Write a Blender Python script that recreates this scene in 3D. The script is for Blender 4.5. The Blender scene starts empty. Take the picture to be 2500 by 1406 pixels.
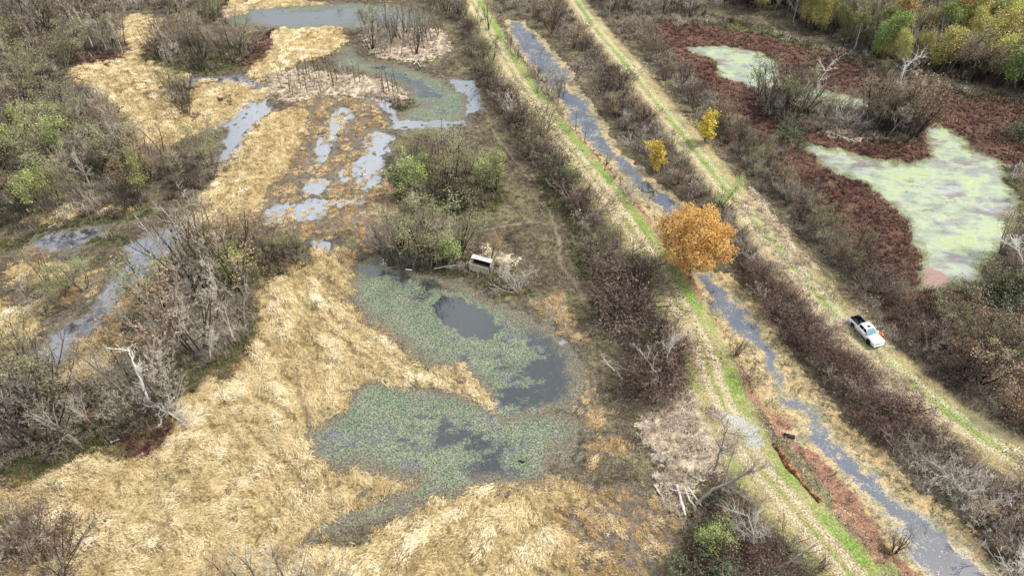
import bpy, math, random
import numpy as np
from mathutils import Vector, Matrix
C = bpy.context.scene
COL = C.collection
# ------------------------------------------------------------------ camera, sky, sun, exposure
CAM_H, PITCH, HFOV = 78.0, math.radians(42.0), math.radians(73.0)
cam_d = bpy.data.cameras.new('camera'); cam = bpy.data.objects.new('camera', cam_d); COL.objects.link(cam)
cam.location = (0, 0, CAM_H); cam.rotation_euler = (math.pi/2 - PITCH, 0, 0)
cam_d.sensor_width = 36; cam_d.lens = 18/math.tan(HFOV/2); cam_d.clip_end = 20000; cam_d.clip_start = 0.5
C.camera = cam
W = bpy.data.worlds.new("World"); C.world = W; W.use_nodes = True
SUN_EL, SUN_AZ = math.radians(52), math.radians(78)      # sun high to the right
nt = W.node_tree; nt.nodes.clear()
_o = nt.nodes.new('ShaderNodeOutputWorld'); _b = nt.nodes.new('ShaderNodeBackground')
_s = nt.nodes.new('ShaderNodeTexSky'); _s.sky_type = 'NISHITA'; _s.sun_disc = False
_s.sun_elevation = SUN_EL; _s.sun_rotation = SUN_AZ; _s.dust_density = 4.0; _s.air_density = 1.0; _s.ozone_density = 1.0
_tc = nt.nodes.new('ShaderNodeTexCoord'); _n = nt.nodes.new('ShaderNodeTexNoise')
_n.inputs['Scale'].default_value = 2.2; _n.inputs['Detail'].default_value = 6
_r = nt.nodes.new('ShaderNodeMapRange'); _r.inputs['From Min'].default_value = .32; _r.inputs['From Max'].default_value = .62
_m = nt.nodes.new('ShaderNodeMixRGB'); _m.inputs['Color2'].default_value = (8.8, 9.4, 10.4, 1)
nt.links.new(_tc.outputs['Generated'], _n.inputs['Vector']); nt.links.new(_n.outputs['Fac'], _r.inputs['Value'])
nt.links.new(_r.outputs['Result'], _m.inputs['Fac']); nt.links.new(_s.outputs['Color'], _m.inputs['Color1'])
nt.links.new(_m.outputs['Color'], _b.inputs['Color']); _b.inputs['Strength'].default_value = 0.10
nt.links.new(_b.outputs['Background'], _o.inputs['Surface'])
sun_d = bpy.data.lights.new('sun', 'SUN'); sun_d.energy = 2.9; sun_d.angle = math.radians(8); sun_d.color = (1, .96, .90)
sun = bpy.data.objects.new('sun', sun_d); COL.objects.link(sun)
# direction towards the sun: azimuth measured clockwise from +Y
_sd = Vector((math.sin(SUN_AZ)*math.cos(SUN_EL), math.cos(SUN_AZ)*math.cos(SUN_EL), math.sin(SUN_EL)))
sun.rotation_euler = _sd.to_track_quat('Z', 'Y').to_euler()
C.view_settings.view_transform = 'Standard'; C.view_settings.look = 'None'
C.view_settings.exposure = 0.75; C.view_settings.gamma = 1.0

rng = np.random.default_rng(7)
FPX = 1250/math.tan(HFOV/2)
def P2W(u, v, z=0.0):
    """a pixel of the photograph (2500 wide) to the point of the ground plane seen there"""
    x = (u-1250)/FPX; y = -(v-703)/FPX
    dy = math.cos(PITCH)+y*math.sin(PITCH); dz = -math.sin(PITCH)+y*math.cos(PITCH)
    t = (CAM_H-z)/-dz
    return (x*t, dy*t)
def hexc(h, k=1.0):
    h = h.lstrip('#'); c = [int(h[i:i+2], 16)/255 for i in (0, 2, 4)]
    return tuple((x/12.92 if x <= .04045 else ((x+.055)/1.055)**2.4)*k for x in c)+(1.0,)
# ------------------------------------------------------------------ numpy noise
def _hash(ix, iy, seed):
    h = (ix.astype(np.int64)*374761393 + iy.astype(np.int64)*668265263 + seed*974634777) & 0xFFFFFFFF
    h = ((h ^ (h >> 13))*1274126177) & 0xFFFFFFFF
    h = (h ^ (h >> 16)) & 0xFFFFFF
    return h/float(0xFFFFFF)
def vnoise(x, y, seed=0):
    xi = np.floor(x); yi = np.floor(y); fx = x-xi; fy = y-yi
    fx = fx*fx*(3-2*fx); fy = fy*fy*(3-2*fy)
    a = _hash(xi, yi, seed); b = _hash(xi+1, yi, seed); c = _hash(xi, yi+1, seed); d = _hash(xi+1, yi+1, seed)
    return (a*(1-fx)+b*fx)*(1-fy)+(c*(1-fx)+d*fx)*fy
def fbm(x, y, seed=0, octv=4, g=.5):
    s = 0; a = 1; t = 0
    for k in range(octv):
        s = s + a*vnoise(x*2**k+17.3*k, y*2**k-9.1*k, seed+k*31); t += a; a *= g
    return s/t
def smooth(a, b, x):
    t = np.clip((x-a)/(b-a), 0, 1); return t*t*(3-2*t)
# ------------------------------------------------------------------ zones, traced on the photograph as outlines on the ground
Z = {}
Z['straw'] = [
 [(-60,1190),(120,1168),(215,1122),(330,1108),(410,1090),(440,1010),(490,965),(570,900),(628,830),(622,770),(605,720),(640,680),(740,652),(757,612),(800,618),(850,650),(868,690),(850,720),(820,738),(880,770),(950,832),(1010,868),(1100,905),(1185,945),(1225,990),(1190,1000),(1120,965),(1040,958),(960,935),(880,925),(836,955),(835,1010),(760,1040),(772,1090),(845,1148),(940,1160),(985,1188),(920,1222),(800,1262),(715,1300),(830,1340),(860,1480),(-60,1480)],
 [(820,1340),(880,1335),(960,1265),(1060,1215),(1150,1200),(1250,1168),(1290,1165),(1330,1190),(1390,1180),(1440,1230),(1330,1240),(1390,1340),(1440,1480),(840,1480)],
 [(110,965),(180,880),(240,800),(300,735),(370,640),(440,585),(478,520),(520,450),(565,395),(610,330),(660,275),(735,262),(760,300),(740,340),(690,410),(660,470),(600,520),(540,560),(470,600),(420,660),(350,720),(310,780),(300,840),(240,930)],
 [(470,222),(540,208),(606,217),(598,255),(560,288),(490,300),(472,270)],
 [(165,172),(300,140),(330,130),(290,95),(290,50),(345,33),(395,50),(400,85),(335,112),(350,150),(400,168),(470,188),(430,200),(400,215),(430,240),(470,300),(540,285),(590,245),(610,218),(520,205),(480,215),(480,190),(650,215),(625,250),(560,300),(480,320),(400,370),(330,330),(300,270),(200,200)],
 [(590,190),(640,150),(660,100),(690,68),(830,68),(842,105),(800,140),(720,155),(690,175),(640,195)],
 [(530,5),(600,-10),(720,0),(800,12),(620,22),(545,50)],
 [(1115,880),(1150,878),(1185,930),(1215,985),(1180,975),(1130,920)],
 [(960,1130),(1030,1133),(1095,1162),(1050,1158),(985,1145)],
 [(20,650),(90,640),(180,650),(150,690),(60,700)],[(60,520),(180,500),(190,530),(90,545)],[(240,505),(330,495),(320,512),(260,518)],
 [(-60,760),(60,750),(130,740),(60,850),(-60,900)],
]
Z['golden'] = [
 [(640,330),(690,270),(760,262),(900,255),(950,290),(930,340),(900,390),(960,460),(975,590),(880,620),(850,560),(760,600),(690,560),(620,540),(560,560),(600,440)],
 [(1240,1170),(1330,1150),(1440,1180),(1560,1200),(1640,1260),(1700,1410),(1720,1480),(1380,1480),(1330,1330),(1300,1230)],
 [(1280,740),(1360,720),(1420,790),(1440,850),(1390,830),(1320,780)],
 [(1370,930),(1440,925),(1480,960),(1400,985)],[(1400,985),(1500,990),(1490,1040),(1420,1060)],[(1270,990),(1320,1000),(1300,1015)],
 [(1440,1080),(1520,1050),(1540,1100),(1450,1140)],[(1330,1060),(1370,1075),(1360,1095),(1320,1080)],
 [(750,640),(790,600),(860,610),(890,660),(860,700),(800,700)],[(760,1035),(835,1000),(850,1040),(790,1090)],
 [(940,1150),(1010,1165),(990,1200),(920,1190)],[(740,70),(835,68),(842,110),(760,130),(700,120)],[(120,690),(260,660),(230,720),(120,760)],[(700,250),(820,235),(940,250),(930,262),(720,268)],
 [(870,470),(980,480),(985,590),(900,610)],
]
Z['pink'] = [
 [(655,185),(760,170),(900,195),(1000,225),(1005,250),(930,255),(840,232),(700,250),(640,240)],
 [(880,85),(970,70),(1080,75),(1090,120),(1050,148),(960,150),(890,115)],
 [(1600,960),(1700,960),(1760,1000),(1790,1090),(1750,1180),(1640,1170),(1590,1100),(1575,1010)],
 [(1600,1130),(1700,1180),(1640,1290),(1590,1210)],[(1180,600),(1250,640),(1230,660),(1170,640)],
 [(1960,310),(2060,290),(2230,320),(2200,355),(2060,345)],
 [(1850,470),(1900,560),(1990,690),(2090,800),(2180,900),(2330,1050),(2290,1080),(2100,930),(1960,760),(1860,620),(1810,500)],
 [(480,690),(590,700),(580,800),(500,870),(420,860),(430,760)],
]
Z['rust'] = [
 [(1560,75),(1620,60),(1720,60),(1830,85),(1960,118),(2070,125),(2200,190),(2330,215),(2560,262),(2560,420),(2440,395),(2380,350),(2300,300),(2270,330),(2290,385),(2230,395),(2100,385),(1960,345),(1990,405),(2110,455),(2195,510),(2238,590),(2248,700),(2180,690),(2120,640),(1990,550),(1950,440),(1840,360),(1760,250),(1700,190),(1620,120)],
 [(2130,700),(2250,705),(2380,700),(2420,780),(2380,880),(2260,860),(2150,790)],
 [(170,150),(230,120),(300,135),(305,150),(200,160)],[(610,110),(680,72),(650,130),(600,165),(560,160)],
 [(400,1090),(430,1020),(350,1030),(270,1080),(330,1100)],[(520,245),(560,235),(550,260),(530,262)],[(470,270),(500,285),(470,300)],
]
Z['duck'] = [   # grey-green floating weed ponds
 [(862,735),(880,650),(925,628),(960,655),(1010,665),(1100,690),(1200,745),(1290,795),(1350,815),(1400,880),(1420,960),(1400,1000),(1300,1012),(1220,1003),(1180,935),(1110,890),(1010,852),(950,810),(885,765)],
 [(832,965),(900,928),(1050,960),(1130,972),(1225,1004),(1330,1015),(1400,1040),(1390,1090),(1330,1120),(1310,1150),(1240,1165),(1150,1190),(1050,1220),(930,1255),(760,1300),(800,1260),(930,1220),(990,1190),(1000,1165),(850,1142),(775,1090),(765,1045),(835,1005)],
 [(840,120),(890,150),(960,160),(1040,180),(1100,210),(1140,260),(1130,290),(1040,305),(960,295),(1000,275),(1030,260),(1000,215),(920,185),(860,170),(820,150)],
 [(560,30),(620,18),(900,8),(1040,35),(1035,55),(960,68),(700,72),(560,55)],
]
Z['algae'] = [
 [(1675,113),(1780,115),(1870,128),(1893,150),(1905,195),(2050,228),(2145,262),(2080,265),(1990,240),(1900,218),(1830,214),(1740,182),(1755,150),(1700,130)],
 [(1948,350),(2050,368),(2150,392),(2250,398),(2288,382),(2268,318),(2300,308),(2360,350),(2440,400),(2478,480),(2482,560),(2425,620),(2392,690),(2330,705),(2248,706),(2243,600),(2200,515),(2110,452),(2010,402)],
]
Z['sheet'] = [  # shallow sheets of bright water
 [(500,312),(560,290),(600,250),(640,238),(655,265),(620,310),(590,350),(560,400),(540,400),(560,350),(570,310)],
 [(950,285),(1040,300),(1130,288),(1140,300),(1040,318),(960,312)],[(1100,195),(1160,195),(1170,265),(1140,275),(1115,220)],
 [(610,36),(720,22),(900,22),(905,50),(800,62),(660,60)],[(960,35),(1030,42),(1020,52),(960,48)],
 [(640,520),(720,500),(860,480),(870,500),(740,535),(650,545)],
 [(740,440),(800,430),(790,470),(750,480)],[(870,470),(895,330),(960,330),(940,400),(900,470)],
 [(780,400),(830,330),(860,260),(815,260),(790,330),(770,400)],
 [(840,420),(900,370),(920,380),(860,440),(820,440)],[(760,590),(800,580),(800,610),(770,610)],
 [(900,240),(960,255),(970,290),(930,270)],[(900,640),(940,630),(960,660),(900,690)],[(1300,830),(1370,830),(1400,900),(1390,980),(1310,960),(1290,900)],[(80,400),(130,390),(130,410),(90,415)],

]
Z['pool'] = [[(60,600),(120,575),(240,545),(255,570),(190,612),(100,618)],[(325,600),(390,560),(460,560),(425,625),(325,700),(250,775),(195,835),(150,870),(60,990),(-60,1010),(-60,930),(60,900),(105,855),(140,810),(240,720),(290,650)],[(455,186),(560,188),(652,203),(647,217),(560,214),(465,205)]]
Z['ditch'] = [
 [(1235,50),(1275,50),(1330,100),(1385,170),(1400,215),(1445,270),(1530,380),(1600,450),(1660,500),(1640,540),(1600,525),(1560,480),(1500,410),(1440,350),(1380,280),(1330,190),(1262,115)],
 [(1665,650),(1730,660),(1780,700),(1850,770),(1895,860),(1915,930),(1990,990),(2050,1060),(2140,1150),(2200,1220),(2290,1290),(2390,1350),(2490,1430),(2520,1500),(2330,1500),(2230,1400),(2170,1290),(2080,1190),(2000,1110),(1935,1065),(1965,1030),(1900,960),(1870,900),(1800,830),(1745,760),(1700,700)],
]
Z['ledge'] = [  # leaf-strewn shallow margins of the ditch
 [(1600,480),(1660,560),(1700,640),(1800,680),(1900,800),(1960,900),(2030,980),(2100,1050),(2200,1140),(2300,1240),(2400,1330),(2560,1480),(2300,1500),(2180,1380),(2100,1270),(2000,1150),(1880,1010),(1790,880),(1700,720),(1620,620),(1530,480),(1440,370),(1380,300),(1440,260),(1530,370)],
]
Z['litter'] = [
 [(1590,620),(1680,660),(1720,720),(1700,760),(1640,720),(1590,680)],[(1200,60),(1240,120),(1300,220),(1360,300),(1330,310),(1260,210),(1190,80)],
 [(1380,300),(1460,400),(1560,500),(1620,600),(1590,600),(1500,480),(1420,380)],
 [(1720,790),(1800,900),(1900,1000),(2010,1120),(2090,1230),(2230,1400),(2150,1400),(2000,1200),(1940,1120),(1830,960),(1760,860)],
]
Z['dark'] = [   # dark mossy ground under the clumps
 [(350,112),(430,95),(560,100),(640,125),(600,165),(480,182),(420,168),(370,150)],
 [(950,430),(1060,380),(1180,420),(1235,470),(1220,510),(1120,522),(990,480)],
 [(930,620),(1060,600),(1180,640),(1260,680),(1310,720),(1270,730),(1180,705),(1080,675),(960,655)],
 [(380,640),(480,560),(590,580),(760,600),(750,650),(640,675),(600,720),(625,820),(560,890),(480,920),(400,890),(330,860),(340,760)],
 [(-60,1030),(100,960),(330,880),(480,930),(430,1000),(400,1060),(300,1090),(200,1130),(-60,1170)],
 [(1640,1230),(1720,1240),(1830,1400),(1860,1480),(1690,1480),(1650,1340)],
 [(400,600),(0,610),(0,590),(200,525),(360,490),(380,520),(200,550)],
 [(1240,300),(1300,330),(1390,470),(1440,560),(1480,690),(1530,780),(1480,790),(1420,680),(1380,560),(1300,420)],
 [(400,210),(450,215),(480,280),(450,290),(410,250)],[(2240,700),(2390,695),(2420,740),(2260,730)],
 [(1840,250),(1960,250),(1990,330),(1950,340),(1870,290)],[(930,250),(1030,240),(1020,275),(940,275)],
 [(2440,400),(2500,400),(2500,560),(2475,560),(2470,470)],
]
Z['dark'] += [[(1740,38),(1860,60),(1960,95),(2080,140),(2200,182),(2330,208),(2560,252),(2560,280),(2330,238),(2200,208),(2070,162),(1940,120),(1820,84),(1720,60)]]  # forest foot: dark green strip, with the shadow band painted into its colour
Z['wood'] = [
 [(-400,-40),(560,-40),(560,60),(420,20),(290,30),(280,90),(300,130),(170,165),(170,190),(260,280),(340,350),(420,370),(540,380),(550,420),(470,480),(370,510),(200,520),(0,590),(-400,640)],
 [(1720,-60),(1750,15),(1850,20),(1960,60),(2080,118),(2200,165),(2330,195),(2560,235),(3100,320),(3100,-60)],
 [(1180,-40),(1640,-40),(1740,60),(1640,70),(1560,60),(1500,140),(1420,90),(1300,40),(1230,40)],
 [(1400,80),(1440,90),(1600,270),(1700,400),(1780,520),(1900,640),(2000,760),(2060,860),(2180,980),(2330,1090),(2420,1200),(2560,1380),(2560,1480),(2460,1400),(2300,1240),(2180,1090),(2060,980),(1960,860),(1860,720),(1770,600),(1700,500),(1600,420),(1480,250)],
 [(1560,60),(1650,150),(1760,260),(1900,400),(2010,540),(2120,660),(2160,740),(2260,860),(2400,950),(2560,1060),(2560,700),(2420,800),(2400,690),(2440,600),(2560,560),(2700,560),(2700,1140),(2500,1090),(2330,1000),(2200,880),(2100,740),(1950,560),(1830,420),(1700,270),(1600,150),(1530,80)],
 [(1100,0),(1140,0),(1200,170),(1320,350),(1420,500),(1500,620),(1580,760),(1630,890),(1650,980),(1590,980),(1540,860),(1470,700),(1380,540),(1270,350),(1170,190)],
 [(1640,1240),(1760,1180),(1900,1330),(1960,1480),(1700,1480)],[(-60,1240),(80,1260),(140,1350),(120,1480),(-60,1480)],
 [(1840,235),(1960,245),(2100,270),(2240,290),(2270,340),(2240,365),(2080,345),(1940,330),(1860,280)],
]
FURROW = [[(1285,1165),(1180,1255),(1060,1335),(960,1430)], [(1225,1195),(1120,1280),(1020,1350)], [(1440,1190),(1300,1290),(1200,1360),(1110,1440)], [(1200,1350),(1330,1405),(1400,1450)], [(862,480),(860,540),(852,610)], [(906,470),(904,540),(900,610)],
 [(880,790),(1000,868),(1120,925),(1200,965)], [(890,850),(1000,893),(1130,950)], [(870,905),(960,918),(1060,950)], [(700,700),(760,760),(820,830),(900,880)], [(640,860),(760,880),(900,900)], [(610,960),(700,1010),(780,1100)], [(600,1340),(700,1200),(760,1120)], [(330,1180),(420,1150),(520,1010)],
 [(740,290),(700,380),(680,470)], [(815,262),(790,380),(760,480)], [(840,262),(830,380),(800,480)], [(560,1010),(640,1090),(760,1180),(900,1200)], [(860,1360),(960,1310),(1080,1235)]]
RUT = [[(1270,330),(1310,420),(1345,520),(1375,640)], [(1300,430),(1360,520),(1420,620),(1450,700)], [(1385,850),(1425,905),(1440,960)], [(1150,190),(1210,330),(1290,440)], [(1180,560),(1300,540),(1380,560)], [(1370,640),(1420,720),(1440,760)], [(1250,300),(1300,380),(1330,450)]]
Z['gravel'] = [[(1730,1010),(1790,1020),(1850,1075),(1860,1110),(1800,1095),(1750,1050)],[(1595,1095),(1625,1100),(1625,1115),(1595,1115)],[(1395,365),(1415,370),(1410,385),(1390,380)]]
ROAD1 = [(1080,-60),(1150,10),(1205,110),(1262,200),(1330,300),(1400,385),(1470,470),(1540,570),(1600,660),(1660,760),(1710,850),(1745,945),(1780,1030),(1815,1100),(1862,1170),(1967,1290),(2052,1385),(2150,1500)]
ROAD2 = [(1400,0),(1450,75),(1530,170),(1610,270),(1690,370),(1760,460),(1840,550),(1920,650),(2000,740),(2090,830),(2190,920),(2300,1010),(2420,1095),(2560,1180)]
POLYS = {k: [np.array([P2W(*p) for p in poly]) for poly in v] for k, v in Z.items()}
LINES = {'road1': np.array([P2W(*p) for p in ROAD1]), 'road2': np.array([P2W(*p) for p in ROAD2])}
MARG = 4.0
def sdf_poly(P, x, y):
    """signed distance, positive inside, -MARG far away"""
    out = np.full(x.shape, -MARG)
    lo = P.min(0)-MARG; hi = P.max(0)+MARG
    m = (x > lo[0]) & (x < hi[0]) & (y > lo[1]) & (y < hi[1])
    if not m.any(): return out
    px = x[m]; py = y[m]; d2 = np.full(px.shape, 1e9); ins = np.zeros(px.shape, bool)
    n = len(P)
    for i in range(n):
        ax, ay = P[i]; bx, by = P[(i+1) % n]; ex, ey = bx-ax, by-ay
        L = ex*ex+ey*ey+1e-9
        t = np.clip(((px-ax)*ex+(py-ay)*ey)/L, 0, 1)
        d2 = np.minimum(d2, (px-ax-t*ex)**2+(py-ay-t*ey)**2)
        if ay != by:
            c = ((ay > py) != (by > py)) & (px < ex*(py-ay)/(by-ay)+ax)
            ins ^= c
    d = np.sqrt(d2); out[m] = np.clip(np.where(ins, d, -d), -MARG, MARG)
    return out
def line_coord(L, x, y):
    """(signed distance from the line, distance along it)"""
    best = np.full(x.shape, 1e9); sd = np.zeros(x.shape); al = np.zeros(x.shape); acc = 0
    for i in range(len(L)-1):
        ax, ay = L[i]; bx, by = L[i+1]; ex, ey = bx-ax, by-ay; ln = math.hypot(ex, ey)
        t = np.clip(((x-ax)*ex+(y-ay)*ey)/(ln*ln), 0, 1)
        dx = x-ax-t*ex; dy = y-ay-t*ey; d = np.hypot(dx, dy); m = d < best
        s = np.sign(ex*dy-ey*dx)                     # + = left of the direction of travel
        best = np.where(m, d, best); sd = np.where(m, s*d, sd); al = np.where(m, acc+t*ln, al); acc += ln
    return sd, al
# ------------------------------------------------------------------ terrain grid: fine where it is near, coarse to the horizon
NY, NX = 760, 860
ys_in = 25*np.exp(np.linspace(0, math.log(262/25), NY)); us_in = np.linspace(-1, 1, NX)
ys = np.concatenate([[-3000, -1200, -400, -120, -30, 5], ys_in, [270, 285, 310, 360, 450, 650, 1000, 1800, 4000, 9000]])
us = np.concatenate([[-30, -12, -6, -3, -2, -1.5, -1.2, -1.08], us_in, [1.08, 1.2, 1.5, 2, 3, 6, 12, 30]])
def wof(y): return 34+0.74*np.clip(y, 25, 262)
GY, GU = np.meshgrid(ys, us, indexing='ij'); GX = GU*wof(GY)
def warp(x, y):
    a = 4.5*(fbm(x*.16, y*.16, 11, 4)-.5)+2.0*(fbm(x*.7, y*.7, 12, 3)-.5)
    b = 4.5*(fbm(x*.16, y*.16, 21, 4)-.5)+2.0*(fbm(x*.7, y*.7, 22, 3)-.5)
    return x+a, y+b
WX, WY = warp(GX, GY)
F = {}
for k, polys in POLYS.items():
    f = np.full(GX.shape, -MARG)
    for P in polys: f = np.maximum(f, sdf_poly(P, WX, WY))
    F[k] = f
d1, a1 = line_coord(LINES['road1'], GX+.12*(WX-GX), GY+.12*(WY-GY)); d2, a2 = line_coord(LINES['road2'], GX+.12*(WX-GX), GY+.12*(WY-GY))
F['r1'] = np.clip(d1, -12, 12); F['r2'] = np.clip(d2, -12, 12)
for nm, LL in (('fur', FURROW), ('rut', RUT)):
    f = np.full(GX.shape, 9.0)
    for q in LL: f = np.minimum(f, np.abs(line_coord(np.array([P2W(*p) for p in q]), GX+.3*(WX-GX), GY+.3*(WY-GY))[0]))
    F[nm] = f
F['along1'] = a1; F['along2'] = a2
water_sd = np.maximum.reduce([F['duck'], F['algae'], F['ditch'], F['sheet'], F['pool']])
# flow of the flattened straw: a few directions blended by distance
FLOW = [((1100,1290),(1250,1180),(1000,1400)), ((1000,870),(880,790),(1200,960)), ((820,1060),(740,960),(900,1180)), ((500,1150),(300,1180),(700,1130)),
        ((300,1330),(150,1330),(450,1300)), ((830,380),(845,270),(820,500)), ((890,540),(890,470),(885,620)), ((640,430),(700,300),(540,560)),
        ((300,760),(440,600),(150,930)), ((740,740),(690,690),(840,820)), ((650,130),(620,180),(760,80)), ((330,190),(330,110),(420,260)), ((1430,1060),(1380,1080),(1500,1020)), ((1550,1320),(1450,1250),(1650,1400))]
FL = []
for a, b, c in FLOW:
    A = np.array(P2W(*a)); D = np.array(P2W(*c))-np.array(P2W(*b)); D /= np.linalg.norm(D); FL.append((A, D))
def flow(x, y):
    vx = np.zeros(x.shape); vy = np.zeros(x.shape)
    for A, D in FL:
        w = 1/(((x-A[0])**2+(y-A[1])**2)/60+1)**2; vx += w*D[0]; vy += w*D[1]
    return np.arctan2(vy, vx)
def flow_noise(x, y, along, across, seed):
    """streaky noise elongated along the local flow"""
    s = np.zeros(x.shape); wt = np.zeros(x.shape)
    for A, D in FL:
        w = 1/(((x-A[0])**2+(y-A[1])**2)/60+1)**3
        p = x*D[0]+y*D[1]; q = -x*D[1]+y*D[0]
        s += w*fbm(p/along, q/across, seed, 3); wt += w
    return s/wt
HN1 = fbm(GX*.35, GY*.35, 3, 4)-.5
FN = flow_noise(GX, GY, 4.5, 1.1, 5)
def lev(d, half, foot): return 1-smooth(half, foot, np.abs(d))
levee = np.maximum(.9*lev(F['r1']+.3, 3.0, 8.0), .9*lev(F['r2'], 2.6, 7.5))
near = smooth(300, 250, GY)*smooth(1.3, 1.0, np.abs(GU))
lump = fbm(GX*1.1, GY*1.1, 8, 3)-.5
H = .07*HN1*2+.05*lump*2
H = H+near*smooth(-1.0, 1.5, F['straw'])*(.12+1.5*(FN-.42)+.85*lump+.25*(fbm(GX*1.9, GY*1.9, 28, 2)-.5))
H = H+near*smooth(-1, 1, F['golden'])*smooth(-1.5, 0, -F['straw'])*(.10+.55*(FN-.5)+.2*lump)
H = H+near*smooth(-.5, 1.5, F['rust'])*(.15+.5*lump+.4*HN1)
H = H+near*smooth(-.5, 2, F['pink'])*(.2+.3*lump)+near*smooth(-.5, 2, F['wood'])*(.15+.3*lump)+near*smooth(-.5, 2.5, F['dark'])*(.18+.3*lump)
H = np.where(near > 0, H*(1-smooth(0.2, 1.2, levee))+levee+.03*lump, H)
dug = near*smooth(-1.6, .8, np.maximum.reduce([F['duck'], F['algae'], F['ditch'], F['pool']]))
H = H*(1-dug)+dug*(-.42+.05*lump)
sh = near*smooth(-1.2, .5, F['sheet'])*(1-dug)
H = H*(1-sh)+sh*(-.165+.30*(fbm(GX*.9, GY*.9, 15, 5, .6)-.5)+.30*(FN-.5))
led = near*smooth(-1, 1.2, F['ledge'])*(1-dug)*(1-smooth(.1, .5, levee))
H = H*(1-led)+led*(-.04+.05*HN1)
WATER_Z = -.10
# straw standing in open water makes its own little islands
isl = near*smooth(.1, 1.0, F['straw'])*(dug > .2)
H = H*(1-isl)+isl*(.15+.4*(FN-.45))
H = H-.35*near*smooth(.75, .1, F['fur'])*(F['straw']+F['golden']*.5 > 0)-.1*near*smooth(.6, .1, F['rut'])
F['H'] = H
def sample(x, y, *names):
    """bilinear lookup of grid fields at any ground point"""
    j = np.interp(y, ys, np.arange(len(ys))); j0 = np.clip(j.astype(int), 0, len(ys)-2); fj = j-j0
    i = np.interp(x/wof(y), us, np.arange(len(us))); i0 = np.clip(i.astype(int), 0, len(us)-2); fi = i-i0
    out = []
    for n in names:
        A = F[n] if isinstance(n, str) else n
        out.append((A[j0, i0]*(1-fi)+A[j0, i0+1]*fi)*(1-fj)+(A[j0+1, i0]*(1-fi)+A[j0+1, i0+1]*fi)*fj)
    return out[0] if len(out) == 1 else out
def gz(x, y):
    return float(sample(np.array([x]), np.array([y]), 'H')[0])

def mesh_np(name, V, faces, nper=4, attrs=None, mats=None, mat_idx=None, smooth_shade=False):
    """V (n,3); faces (m,nper) int, or a tuple of arrays of different sizes"""
    me = bpy.data.meshes.new(name)
    groups = [faces] if isinstance(faces, np.ndarray) else list(faces)
    groups = [g for g in groups if len(g)]
    loops = np.concatenate([g.ravel() for g in groups]); tot = np.concatenate([np.full(len(g), g.shape[1]) for g in groups])
    start = np.concatenate([[0], np.cumsum(tot)[:-1]])
    me.vertices.add(len(V)); me.vertices.foreach_set('co', np.asarray(V, np.float32).ravel())
    me.loops.add(len(loops)); me.loops.foreach_set('vertex_index', loops.astype(np.int32))
    me.polygons.add(len(tot)); me.polygons.foreach_set('loop_start', start.astype(np.int32))
    try: me.polygons.foreach_set('loop_total', tot.astype(np.int32))
    except Exception: pass
    if smooth_shade: me.polygons.foreach_set('use_smooth', np.ones(len(tot), bool))
    if mat_idx is not None: me.polygons.foreach_set('material_index', np.asarray(mat_idx, np.int32))
    for k, a in (attrs or {}).items():
        at = me.attributes.new(k, 'FLOAT', 'POINT'); at.data.foreach_set('value', np.asarray(a, np.float32).ravel())
    me.update(calc_edges=True)
    for m in (mats or []): me.materials.append(m)
    return me
def link(name, me, parent=None):
    o = bpy.data.objects.new(name, me); COL.objects.link(o); o.parent = parent; return o
def tag(o, label=None, cat=None, group=None, kind=None):
    if label: o['label'] = label
    if cat: o['category'] = cat
    if group: o['group'] = group
    if kind: o['kind'] = kind
    return o
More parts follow.
